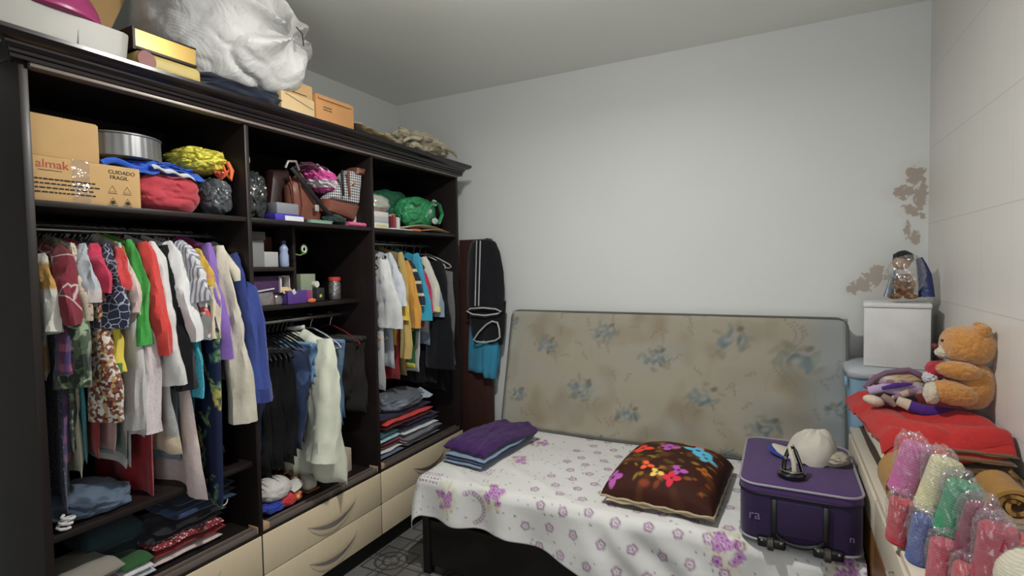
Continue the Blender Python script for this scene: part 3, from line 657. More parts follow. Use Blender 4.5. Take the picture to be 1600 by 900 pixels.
plasticbag('plastic_bag', 'tied grey plastic bag below the yellow bag', 'bag', (-1.985, 1.295, ZS+.075), (.085, .058, .078), 31, GREYP, ZS, knot=(-1.93, 1.30, ZS+.145), knotmat=plain('red_orange_ties', (200, 70, 40), .4))
t = plasticbag('plastic_bag', 'yellow plastic bag with orange handles on the top left shelf', 'bag', (-2.03, 1.265, ZS+.215), (.12, .088, .052), 33, plain('yellow_plastic', (235, 195, 20), .4, .4, bump=.25, bscale=10, g=2.0, var=.25), ZS+.165, ridge=.5)
M().tube([(-1.93, 1.33, ZS+.215), (-1.915, 1.335, ZS+.18), (-1.915, 1.33, ZS+.145), (-1.92, 1.315, ZS+.165), (-1.93, 1.31, ZS+.20)], [.008, .010, .008, .006, .006], 8).build('handle', plain('orange_plastic', (225, 90, 25), .4), t)

# ================================================================== UPPER SHELVES, MIDDLE BAY
plasticbag('plastic_bag', 'dark grey shiny plastic bag against the left divider', 'bag', (-1.985, 1.442, ZS+.10), (.085, .062, .105), 41, DGREY, ZS, ex=3, ridge=.3)
t = thing('straw_hat', 'tan straw object tucked above the dark grey plastic bag', 'hat', (-2.0, 1.42, ZS+.2)); M().lathe((-2.0, 1.405, ZS+.245), [(.012, .06), (.035, .05), (.045, .02), (.045, 0), (.055, -.004)], 24, axis=(.9, .25, .2)).build('crown', cloth('tan_straw', (190, 150, 100), 'check', [(150, 112, 70)], 500), t)
def handbag(name, label, pts, y, d, mat, zb, extra=None):
    t = thing(name, label, 'bag', (-2.0, y, zb)); return t
BRN = plain('brown_leather', (112, 62, 46), .45, .4, g=1.25, var=.12); DBR = plain('dark_brown_leather', (45, 26, 22), .4, .4, g=1.2, var=.15); BLS = plain('black_strap_leather', (22, 20, 22), .4, g=1)
t = thing('handbag', 'brown leather handbag leaning behind the small grey box', 'bag', (-2.0, 1.66, ZS))
m = M(); q = [(-2.0, 1.60, .02), (-1.93, 1.60, .02)]
def quadbag(m, pl, x, th):  # pl: outline (y,z) -> soft pouch with depth along X
    cy = sum(p[0] for p in pl)/len(pl); cz = sum(p[1] for p in pl)/len(pl); N = []
    L = len(pl)
    for i in range(L):
        a_, b_ = pl[i], pl[(i+1) % L]
        for k in range(6): N.append((a_[0]+(b_[0]-a_[0])*k/6, a_[1]+(b_[1]-a_[1])*k/6))
    rings = []
    for s_, dx in ((.02, 1.0), (.5, .97), (.85, .8), (.96, .45), (1, 0), (.96, -.45), (.85, -.8), (.5, -.97), (.02, -1)): rings.append([(x+th*dx, cy+(p[0]-cy)*s_, cz+(p[1]-cz)*s_) for p in N])
    return loft(m, rings)
zz = lambda px, py, x=-1.93: (P(px, py, 'X', x).y, P(px, py, 'X', x).z)
quadbag(m, [zz(470, 268), zz(502, 335), (zz(502, 335)[0]-.01, ZS+.006), (zz(452, 338)[0], ZS+.004), zz(450, 290)], -1.945, .035); m.build('bag_body', BRN, t)
for px in (452, 464): M().tube([P(px, 275, 'X', -1.92), P(px+5, 292, 'X', -1.905), P(px+8, 320, 'X', -1.905), P(px+6, 340, 'X', -1.91)], .005, 8, ell=.5).build('strap', BRN, t)
t = thing('handbag', 'dark brown handbag at the back between grey bag and brown handbag', 'bag', (-2.1, 1.55, ZS)); m = M(); quadbag(m, [zz(440, 262), zz(468, 262), zz(466, 340), zz(432, 340)], -2.02, .04)
m.build('bag_body', DBR, t)
M().tube([P(446, 262, 'X', -1.98), P(450, 252, 'X', -1.97), P(462, 252, 'X', -1.97), P(467, 266, 'X', -1.98)], .006, 8).build('handle', METAL, t)
t = thing('bag_strap', 'wide black strap slanting across between the handbags', 'strap', (-1.9, 1.72, ZS))
M().tube([P(456, 262, 'X', -1.91), P(473, 282, 'X', -1.895), P(492, 308, 'X', -1.89), P(510, 330, 'X', -1.89), P(528, 344, 'X', -1.90)], [(.012, .006)]*5, 10, refv=(0, 1, 1)).build('strap_band', BLS, t)
M().box(-1.893, -1.885, P(494, 315, 'X', -1.89).y-.01, P(494, 315, 'X', -1.89).y+.012, ZS+.055, ZS+.085, bev=.002).build('buckle', METAL, t)
t = thing('folded_garment', 'pink and white striped fabric stuffed above the handbags', 'clothing', (-1.98, 1.8, ZS+.1)); c_ = P(497, 280, 'X', -1.96)
M().blob(c_, (.09, .085, .05), 51, .2, 2.5, .4, sub=5, tilt=(-.5, 0, 0)).build('fabric', cloth('pink_white_fabric', (215, 60, 140), 'stripe', [(235, 200, 215)], 85, thr=.2, bump=.8), t)
M().blob(c_+Vector((-.01, -.03, .035)), (.08, .07, .03), 52, .2, 2.5, .3, sub=4, tilt=(-.2, 0, 0)).build('dark_fold', cloth('dark_plum_fabric', (80, 20, 55)), t)
M().box(-2.05, -1.95, 1.72, 1.88, ZS+.0, ZS+.10, bev=.02).build('filling', cloth('dark_plum_fabric', (80, 20, 55)), t)
t = thing('handbag', 'black and white checked handbag with brown leather base', 'bag', (-1.96, 1.92, ZS))
m = M(); quadbag(m, [zz(540, 266), zz(561, 268), zz(556, 322), zz(505, 312)], -1.935, .045); m.build('bag_body', cloth('houndstooth_cloth', (210, 210, 210), 'check', [(30, 30, 40)], 480), t)
m = M(); quadbag(m, [zz(504, 310), zz(556, 322), zz(548, 346), zz(500, 330)], -1.93, .05); m.build('leather_base', BRN, t)
m = M(); quadbag(m, [zz(548, 262), zz(563, 265), zz(560, 276), zz(546, 274)], -1.925, .046); m.build('leather_top', BRN, t)
for px in (536, 546): M().tube([P(px-2, 266, 'X', -1.88), P(px-1, 285, 'X', -1.876), P(px+1, 306, 'X', -1.88)], .006, 8).build('strap', BLS if px == 536 else BRN, t)
M().lathe(P(552, 287, 'X', -1.885), [(.008, 0), (.009, .003), (.005, .006)], 14, axis=(1, 0, 0)).build('clasp', plain('gold_clasp', (200, 150, 60), .25, .5, .9), t)
ya, yb = P(430, 345, 'X', -1.885).y, P(474, 345, 'X', -1.885).y
t = thing('small_box', 'violet blue box with white label on the middle top shelf edge', 'box', (-1.93, ya, ZS)); VB = plain('violet_blue_card', (62, 48, 160), .4, g=1.3)
M().box(-1.99, -1.882, ya, yb, ZS+.001, ZS+.028, bev=.002).build('box_body', VB, t); M().box(-1.8822, -1.8812, P(446, 345, 'X', -1.88).y, yb-.001, ZS+.002, ZS+.022).build('white_label', plain('white_card', (225, 225, 240), .5, g=1.2), t)
b = M().box(-1.97, -1.895, P(433, 330, 'X', -1.895).y, P(467, 330, 'X', -1.895).y, ZS+.030, ZS+.078, bev=.003).build('small_box', plain('grey_card', (120, 122, 128), .5, g=1.3)); tag(b, 'small grey box standing on the violet blue box', 'box')
b = M(); rloft(b, -1.925, (P(476, 345, 'X', -1.89).y+P(530, 345, 'X', -1.89).y)/2, .035, .075, .02, ((ZS+.001, -.004), (ZS+.014, 0), (ZS+.017, .002), (ZS+.014, -.004)))
tag(b.build('shallow_tray', plain('mint_green_plastic', (150, 195, 165), .4, g=1.2)), 'shallow mint green tray below the brown handbag', 'tray')
t = thing('dark_cloth', 'dark green crumpled scarf hanging over the mint tray', 'cloth', (-1.9, 1.85, ZS)); M().blob((-1.91, 1.855, ZS+.030), (.03, .07, .025), 7, .25, 3, .3, flat=ZS+.018).build('fabric', cloth('dark_green_scarf', (30, 50, 44)), t)
ya, yb = P(546, 347, 'X', -1.885).y, P(577, 349, 'X', -1.885).y
t = thing('rolled_towel', 'small hot pink rolled cloth on the shelf edge beside the right divider', 'cloth', (-1.9, ya, ZS)); M().tube([(-1.90, ya-.0, ZS+.012), (-1.90, yb-.022, ZS+.012)], [(.0115, .016)]*2, 14, refv=(0, 0, 1)).build('roll', plain('hot_pink_plastic', (225, 85, 135), .5, g=1.3), t)
b = M().box(-2.06, -1.96, 2.0, 2.055, ZS+.001, ZS+.095, bev=.003).build('small_box', plain('off_white_card', (200, 200, 205), .5)); tag(b, 'narrow white box behind the checked handbag', 'box')

# ================================================================== UPPER SHELVES, RIGHT BAY
def yy(px, py=340, x=-1.89): return P(px, py, 'X', x).y
for z0, z1, c, lb in ((0, .030, (235, 235, 215), 'white box with yellow print at the bottom of the right bay stack'), (.031, .058, (175, 178, 185), 'grey box in the middle of the right bay stack'), (.059, .088, (228, 225, 210), 'white box on top of the right bay stack')):
    t = thing('small_box', lb, 'box', (-1.94, yy(595), ZS+z0)); M().box(-2.0, -1.885, Y2+.012, yy(606), ZS+z0+.001, ZS+z1+.002, bev=.002).build('box_body', plain('card_%d' % c[2], c, .5, g=1.15), t)
    if z0 == 0: M().box(-1.8848, -1.884, Y2+.05, yy(603), ZS+.012, ZS+.02).build('yellow_print', plain('yellow_print', (200, 190, 50), .6), t)
t = thing('storage_bag', 'clear plastic bag of green and pink cloth above the white boxes', 'bag', (-1.95, 2.19, ZS+.09)); M().blob((-1.96, 2.18, ZS+.135), (.07, .085, .048), 61, .1, 2, .2, ex=3, flat=ZS+.091).build('contents', cloth('mixed_green_pink', (120, 160, 130), 'stripe', [(190, 130, 120), (90, 60, 60)], 160, thr=.3), t)
M().blob((-1.96, 2.18, ZS+.137), (.076, .092, .052), 61, .12, 2, .2, ex=3, flat=ZS+.0905).build('clear_film', plastic_film(), t)
GRN_ = plain('green_nonwoven_plastic', (38, 140, 85), .4, .4, bump=.4, bscale=25, g=1.3, var=.2); GR2 = plain('dark_green_plastic', (30, 95, 65), .45, .4, bump=.4, bscale=25, g=1.3, var=.2)
t = thing('shopping_bag', 'bright green shopping bag with handle holes on the right top shelf', 'bag', (-1.97, 2.58, ZS))
M().blob((-1.985, 2.59, ZS+.125), (.09, .155, .095), 71, .10, 1.8, .2, sub=5, ex=2.4, flat=ZS+.03).build('bag_body', GRN_, t)
for cy, cz in ((2.66, .185), (2.60, .13), (2.66, .075)): M().blob((-1.897, cy, ZS+cz), (.010, .030, .019), int(cz*100), .2, 2, sub=3).build('white_paper_inside', plain('white_paper', (200, 200, 205), .8, g=1.2), t)
M().tube([(-1.90, 2.56, ZS+.09), (-1.885, 2.58, ZS+.15), (-1.885, 2.63, ZS+.19), (-1.89, 2.70, ZS+.18), (-1.895, 2.735, ZS+.12), (-1.90, 2.70, ZS+.06)], [(.014, .006)]*6, 8).build('handle', GRN_, t)
M().tube([(-1.90, 2.44, ZS+.19), (-1.89, 2.47, ZS+.165), (-1.89, 2.51, ZS+.17), (-1.90, 2.54, ZS+.195)], [(.004, .003), (.010, .005), (.010, .005), (.004, .003)], 8).build('handle', GRN_, t)
t = thing('shopping_bag', 'dark green plastic bag behind the bright green bag', 'bag', (-2.12, 2.5, ZS)); M().blob((-2.12, 2.50, ZS+.14), (.09, .20, .13), 72, .15, 2, .3, sub=5, flat=ZS+.001).build('bag_body', GR2, t)
for k, (px, c, lb) in enumerate(((612, (95, 25, 45), 'maroon book spine standing in the right bay'), (617, (150, 60, 45), 'rust red book standing in the right bay'), (623, (215, 215, 220), 'white book standing in the right bay'))):
    t = thing('book', lb, 'book', (-1.95, yy(px), ZS), None); y_ = yy(px-1); M().box(-2.0, -1.893, y_, y_+.020, ZS+.001, ZS+(.075, .085, .07)[k], bev=.002).build('cover', plain('book_%d' % k, c, .5, g=1.25), t); M().box(-1.998, -1.90, y_+.002, y_+.018, ZS+.004, ZS+(.078, .088, .073)[k]).build('pages', plain('page_cream', (220, 210, 190), .8), t)
t = thing('paper_bag', 'flat kraft envelope lying below the green shopping bag', 'envelope', (-1.93, 2.6, ZS)); M().slab(16, 8, lambda u, v: (Vector((-1.875-.10*v, 2.33+.46*u, ZS+.014+.028*math.sin(u*PI)*(1-.3*v)-.004*u)), Vector((0, 0, 1))), .006).build('paper', KR, t)
M().slab(12, 6, lambda u, v: (Vector((-1.868-.06*v, 2.52+.26*u, ZS+.009+.012*math.sin(u*PI))), Vector((0, 0, 1))), .004).build('folded_corner', CARD, t)
b = M().box(-1.92, -1.868, yy(607), yy(640), ZS+.001, ZS+.008, bev=.002).build('notepad', plain('white_card', (225, 225, 240), .5, g=1.2)); tag(b, 'thin white notepad lying at the right shelf edge', 'notepad')
b = M().box(-1.90, -1.868, yy(641), yy(653), ZS+.001, ZS+.014, bev=.003).build('matchbox', plain('orange_card', (225, 100, 45), .5)); tag(b, 'tiny orange packet at the right shelf edge', 'packet')

# ================================================================== MIDDLE CUBBY
ZC = 1.516; ZL = 1.346
def cy(px, py=400, x=-1.97): return P(px, py, 'X', x).y
t = thing('gift_box', 'tall grey lidded box in the upper left cubby', 'box', (-2.0, 1.42, ZC)); GB = plain('grey_box_card', (120, 122, 122), .5, g=1.3)
M().box(-2.04, -1.965, Y1+.012, cy(412), ZC, ZC+.115, bev=.002).build('box_body', GB, t); M().box(-2.045, -1.96, Y1+.010, cy(413.5), ZC+.115, ZC+.15, bev=.002).build('lid', plain('dark_grey_lid', (85, 85, 80), .5, g=1.3), t)
b = M().box(-2.05, -1.975, cy(414), cy(436), ZC, ZC+.066, bev=.002).build('small_box', plain('light_grey_card', (160, 160, 160), .5, g=1.3)); tag(b, 'low light grey box between the tall box and the bottle', 'box')
b = M().box(-2.2, -2.09, 1.56, 1.645, ZC, ZC+.14, bev=.003).build('small_box', BRN); tag(b, 'dark brown box at the back of the upper left cubby', 'box')
t = thing('plastic_bottle', 'pale blue plastic bottle with dark cap in the upper cubby', 'bottle', (-1.975, cy(446), ZC))
M().lathe((-1.98, cy(446), ZC), [(.018, 0), (.0205, .004), (.0205, .05), (.017, .062), (.017, .07), (.0195, .078), (.015, .09), (.009, .097), (.009, .102)], 24).build('bottle_body', plain('pale_blue_plastic', (140, 155, 195), .25, .5, g=1.35), t)
M().lathe((-1.98, cy(446), ZC+.100), [(.0115, 0), (.0115, .016), (.009, .018)], 18).build('cap', plain('dark_blue_cap', (40, 40, 90), .4), t)
t = thing('ribbon_roll', 'ring of green and white ribbon hooked on the cubby partition', 'ribbon', (-1.944, 1.685, 1.585))
for k, (r_, m_) in enumerate(((.016, plain('lime_green_ribbon', (95, 125, 65), .5, g=1.1)), (.010, plain('white_ribbon', (205, 215, 200), .5)))): M().tube([(-1.94, 1.695+r_*math.cos(a*PI/10), 1.595+1.25*r_*math.sin(a*PI/10)) for a in range(20)], .003, 8, closed=True).build('ribbon_loop', m_, t)
M().tube([(-1.945, 1.65, 1.572), (-1.94, 1.67, 1.567), (-1.94, 1.69, 1.574)], .0035, 6).build('ribbon_end', plain('lime_green_ribbon', (95, 125, 65), .5, g=1.1), t)
# lower cubby
t = thing('open_carton', 'open purple and white carton with its flap hanging down', 'box', (-2.0, 1.52, ZL)); PB = plain('deep_purple_card', (70, 40, 85), .5, g=1.3); WC = plain('cream_white_card', (225, 215, 205), .6, g=1.15)
ya, yb = P(403, 440, 'X', -1.99).y, P(453, 440, 'X', -1.99).y
M().box(-2.15, -2.0, ya-.03, yb-.05, ZL+.055, ZL+.13, bev=.002).build('box_body', PB, t)
m = M(); m.box(-2.10, -1.99, yb-.052, yb, ZL+.126, ZL+.13); m.box(-2.10, -1.99, yb-.004, yb, ZL+.055, ZL+.13); m.box(-2.10, -1.99, yb-.052, yb-.044, ZL+.055, ZL+.13); m.build('white_sleeve', WC, t)
M().box(-1.992, -1.988, yb-.045, yb+.022, ZL+.045, ZL+.082, tilt=(0, -.7, 0)).build('flap', CARDL, t); M().box(-2.14, -2.01, ya-.02, yb-.01, ZL+.001, ZL+.054).build('supporting_box', plain('brown_card_support', (90, 62, 45), .7), t)
t = thing('glass_dish', 'grey glass dish with papers at the left end of the middle shelf', 'dish', (-2.0, 1.41, ZL)); GL = plastic_film('smoked_glass', (.75, .8, .85), .18, .15)
M().box(-2.10, -1.995, 1.385, P(428, 470, 'X', -1.995).y, ZL+.001, ZL+.06, bev=.006).build('glass_sides', GL, t); M().box(-2.09, -1.985, 1.38, P(429, 455, 'X', -1.99).y, ZL+.062, ZL+.068, tilt=(.1, 0, .1)).build('papers', plain('white_paper', (200, 200, 205), .8, g=1.2), t); M().box(-2.07, -2.0, 1.40, 1.45, ZL+.003, ZL+.05).build('contents', plain('dark_contents', (30, 28, 30), .5, g=1), t)
b = M().box(-2.08, -2.0, P(431, 470, 'X', -2.0).y, P(447, 470, 'X', -2.0).y, ZL+.001, ZL+.042, bev=.006).build('glass_box', GL); tag(b, 'small clear box left of the purple box', 'box')
ya, yb = P(450, 465, 'X', -1.962).y, P(480, 465, 'X', -1.962).y
t = thing('small_box', 'purple carton with torn white top at the middle shelf edge', 'box', (-2.02, ya, ZL)); M().box(-1.97, -1.9625, ya, yb, ZL+.001, ZL+.062, bev=.002).build('front_face', plain('violet_card', (78, 50, 125), .45, g=1.35), t); M().box(-2.04, -1.974, ya, 1.657, ZL+.001, ZL+.062, bev=.002).build('box_body', plain('violet_card', (78, 50, 125), .45, g=1.35), t); M().box(-1.9620, -1.9610, ya+.025, ya+.042, ZL+.045, ZL+.068, tilt=(.5, 0, 0)).build('torn_top', WC, t)
b = M().box(-2.03, -1.975, yb+.003, yb+.040, ZL+.001, ZL+.058, bev=.002).build('small_box', plain('magenta_card', (140, 45, 110), .5, g=1.3)); tag(b, 'magenta box beside the purple carton', 'box')
b = M().box(-2.12, -2.05, P(470, 440, 'X', -2.05).y, P(493, 440, 'X', -2.05).y, ZL+.001, P(480, 428, 'X', -2.05).z, bev=.002).build('small_box', plain('sage_green_card', (135, 148, 120), .5, g=1.3)); tag(b, 'sage green box behind the magenta box', 'box')
b = M().blob((-1.965, yb+.03, ZL+.010), (.012, .022, .011), 3, .15, 3, flat=ZL+.001).build('sweet_packet', plain('orange_foil', (230, 95, 35), .35)); tag(b, 'tiny orange packet in front of the magenta box', 'packet')
ya = P(495, 460, 'X', -2.02).y; t = thing('picture_tin', 'dark tin with a small yellow flower beside the glass jar', 'tin', (-2.06, ya, ZL)); M().box(-2.09, -2.02, ya, ya+.05, ZL+.001, ZL+.065, bev=.003).build('tin_body', plain('dark_tin', (40, 42, 44), .4), t); M().lathe((-2.0195, ya+.025, ZL+.025), [(.009, 0), (.004, .002)], 8, axis=(1, 0, 0)).build('yellow_flower', plain('yellow_paint', (190, 170, 50), .5), t)
b = M(); b.lathe((-2.04, ya+.012, ZL+.083), [(.010, -.01), (.016, -.01), (.016, .01), (.010, .01)], 20, axis=(1, .1, 0)); tag(b.build('tape_roll', plain('cream_tape', (215, 210, 190), .5)), 'round cream tape roll on top of the dark tin', 'tape')
yj = P(523, 455, 'X', -2.04).y
t = thing('glass_jar', 'glass jar with bright red lid on the middle shelf', 'jar', (-2.04, yj, ZL))
M().lathe((-2.04, yj, ZL+.001), [(.026, 0), (.030, .005), (.030, .082), (.026, .092), (.026, .096)], 28).build('glass_body', plastic_film('jar_glass', (.85, .88, .86), .10, .25), t)
M().lathe((-2.04, yj, ZL+.003), [(.026, 0), (.027, .03), (.002, .032)], 24).build('contents', plain('dark_seeds', (60, 48, 40), .7), t); M().lathe((-2.04, yj, ZL+.096), [(.030, 0), (.031, .004), (.031, .016), (.028, .019), (.003, .019)], 28).build('lid', plain('red_lid_plastic', (205, 50, 35), .35, g=1.3), t)
# ================================================================== HANGERS AND HANGING CLOTHES
XR = -2.11
def hanger_mesh(zr):
    m = M(); hk = [(0, .016*math.sin(a*.42), .016*math.cos(a*.42)) for a in range(-3, 8)]
    hk = [(0, .0155*math.cos(.3+a*.46), .0155*math.sin(.3+a*.46)) for a in range(9)]
    m.tube([(0, .0155*math.cos(PI*.95-k*PI*1.15/9+0), .002+.0155*math.sin(PI*.95-k*PI*1.15/9)) for k in range(10)]+[(0, .002, -.035)][:0], .0022, 6)
    m.tube([(0, .0140, -.002), (0, .010, -.018), (0, 0, -.028), (0, 0, -.045)], .0022, 6)
    return m
def hanger_proto(mat, mat2, y, zr):
    t = thing('clothes_hanger', 'x', 'hanger', (XR, y, zr-.045))
    m = M(); r = .0175
    pts = [(XR, y-r*math.cos(a), zr+r*math.sin(a)) for a in [(-.35+k*(PI+.35)/10) for k in range(11)]]+[(XR, y+r*.9, zr-.012), (XR, y+.006, zr-.028), (XR, y, zr-.05)]
    m.tube(pts, .0022, 6).build('hook', mat2, t)
    z = zr-.05; m = M()
    L = [(XR+s*.205, y, z-.092) for s in (-1,)]+[(XR-.19, y, z-.075), (XR-.10, y, z-.032), (XR-.02, y, z-.004), (XR+.02, y, z-.004), (XR+.10, y, z-.032), (XR+.19, y, z-.075), (XR+.205, y, z-.092), (XR+.19, y, z-.098), (XR-.19, y, z-.098)]
    m.tube(L, .0042, 8, closed=True).build('shoulder_bar', mat, t); return t
BHM = plain('black_hanger_plastic', (24, 24, 26), .35, .5, g=1); HK = plain('steel_hook', (150, 150, 150), .3, .5, .9); DHK = plain('dark_hook', (60, 60, 62), .35, .5, .5)
HP = {}
def hanger(y, zr, label, group=None, mat=BHM, hook=None):
    hook = hook or (DHK if zr < 1.5 and mat is BHM else None)
    key = (mat.name, zr)
    if key not in HP: HP[key] = (hanger_proto(mat, hook or HK, y, zr), y); o = HP[key][0]
    else: o = copy_tree(HP[key][0], (0, y-HP[key][1], 0))
    o['label'] = label; o['category'] = 'hanger'
    if group: o['group'] = group
    return o
def inbay(m, y0, seed):
    # what hangs inside a bay stays between its two upright boards
    lo, hi = ((.712, 1.352) if y0 < 1.37 else (1.379, 2.056) if y0 < 2.07 else (2.082, 2.832)); e = .0012*(seed % 7)
    for i, (x, y, z) in enumerate(m.v):
        if x < XF+.004: m.v[i] = (x, min(max(y, lo+e), hi-e), z)
    return m
def garment(name, label, cat, top, hem, mat, sleeve=None, w=.42, th=.010, smat=None, xf=-1.90, slw=.05, slope=.06, flare=1.05, k=2.5, amp=.010, seed=1, parts=(), rod=None, hg=None, group=None, slth=.018, collar=None, cuff=None, hband=None, noh=False, res=(40, 40)):
    S = P(top[0], top[1], 'X', xf-.02); H = P(hem[0], hem[1], 'X', xf+.005)
    y0, y1, zs, zh = S.y, H.y, S.z, H.z
    t = thing(name, label, cat, (XR, (y0+y1)/2, zh), group); r_ = rnd(seed*7+3); ph = r_.uniform(0, 6)
    x_back = max(XB+.015, xf-.02-w)
    def fn(v0, v1):
        def f(s, v):
            v = v0+(v1-v0)*v
            tz = zs+slope*(1-abs(2*s-1)**1.3)-(.022 if abs(s-.5) < .10 else 0)
            z = tz+(zh-tz)*v+.006*math.sin(s*7+ph)*v
            wd_ = 1+(flare-1)*v
            x = xf-.02-(xf-.02-x_back)*(1-s)*1.0; x = xf-.02+(x-(xf-.02))*1.0+(wd_-1)*.2*min(1, v*3)*s
            x = max(x, XB+.006)
            yb = y0+(y1-y0)*v; y = yb+amp*(.3+v)*math.sin(x*34+2.2*noise.noise(Vector((x*4, yb*3, z*1.5))))*min(1, v*4+.2)+amp*.9*noise.noise(Vector((x*14, yb*4, z*4)))
            return Vector((x+.006*noise.noise(Vector((v*6, seed, 0))), y, z)), Vector((0, 1, 0))
        return f
    v_end = 1.0 if not hband else 1-hband[0]
    m = M(); m.slab(res[0], res[1], fn(0, v_end), th, crown=5); inbay(m.wrinkle(.0045, 34, 4), y0, seed).build('body', mat, t)
    if hband: m = M(); m.slab(res[0], 5, fn(v_end-.004, 1.0), th*1.03, crown=9); m.build('hem_band', hband[1], t)
    if sleeve:
        E_ = P(sleeve[0], sleeve[1], 'X', xf+.03); n = 9; pts = []; rd = []
        A0 = Vector((xf-.045, y0, zs+.012))
        for i in range(n):
            q = i/(n-1); p = A0.lerp(E_, q); p.x = A0.x+(E_.x-A0.x)*math.sin(q*PI/2)+.004*math.sin(q*9+ph); p.y += .004*math.sin(q*7+ph); pts.append(p)
            ww = slw*(.75+.5*q if q < .5 else 1.0+.12*(q-.5)); wr = 1+.02*math.sin(q*17+ph)
            rd.append((ww*wr, slth*(.8+.3*q)*wr))
        rd[0] = (slw*.55, slth*.5)
        NP = 34; P2 = [Vector((np.interp(i, np.linspace(0, NP-1, n), [p.x for p in pts]), np.interp(i, np.linspace(0, NP-1, n), [p.y for p in pts]), np.interp(i, np.linspace(0, NP-1, n), [p.z for p in pts]))) for i in range(NP)]; R2 = [(np.interp(i, np.linspace(0, NP-1, n), [r[0] for r in rd]), np.interp(i, np.linspace(0, NP-1, n), [r[1] for r in rd])) for i in range(NP)]
        m = M(); m.tube(P2, R2, 24, refv=(1, 0, .2))
        for i_ in range(NP*24):
            r_i, k_i = divmod(i_, 24); c_ = P2[r_i]; q_ = r_i/(NP-1); v_ = Vector(m.v[i_]); a_i = 2*PI*k_i/24
            f_ = 1+(.05+.13*q_)*math.sin(3*a_i+seed+2.5*q_)+.07*math.sin(5*a_i+seed*2-3*q_)-(.16*math.exp(-((q_-.45-.1*math.sin(seed))/.05)**2)+.10*math.exp(-((q_-.62)/.04)**2))*(.5+.5*math.cos(a_i+seed))
            m.v[i_] = tuple(c_+(v_-c_)*f_)
        slv = inbay(m.wrinkle(.0075, 40, 6, seed=seed), y0, seed).build('sleeve', smat or mat, t)
        if cuff: m = M(); m.tube([pts[-2].lerp(pts[-1], .3), pts[-1]+Vector((0, 0, -.004))], [(rd[-1][0]*1.04, rd[-1][1]*1.06)]*2, 16, refv=(1, 0, .2)); m.build('cuff', cuff, slv)
    if collar:
        m = M(); cc = Vector(((xf-.02+x_back)/2, y0, zs+slope-.012))
        m.tube([cc+Vector((.055*math.cos(a*PI/8), .014*math.sin(a*PI/8), .006*math.cos(a*PI/8))) for a in range(16)], [(.006, .012)]*16, 8, closed=True, refv=(1, 0, 0)); m.build('collar', collar, t)
    if rod and not noh: hanger((y0), rod, hg or 'dark plastic hanger on the left clothes rod, hidden in the clothes', 'hangers on the left rod' if hg is None else HG.get(hg))
    return t
HG = {}
LR = 1.645
c = cloth; S = 'stripe'
def G(*a, **k): return garment(*a, rod=LR, **k)
seed = 0
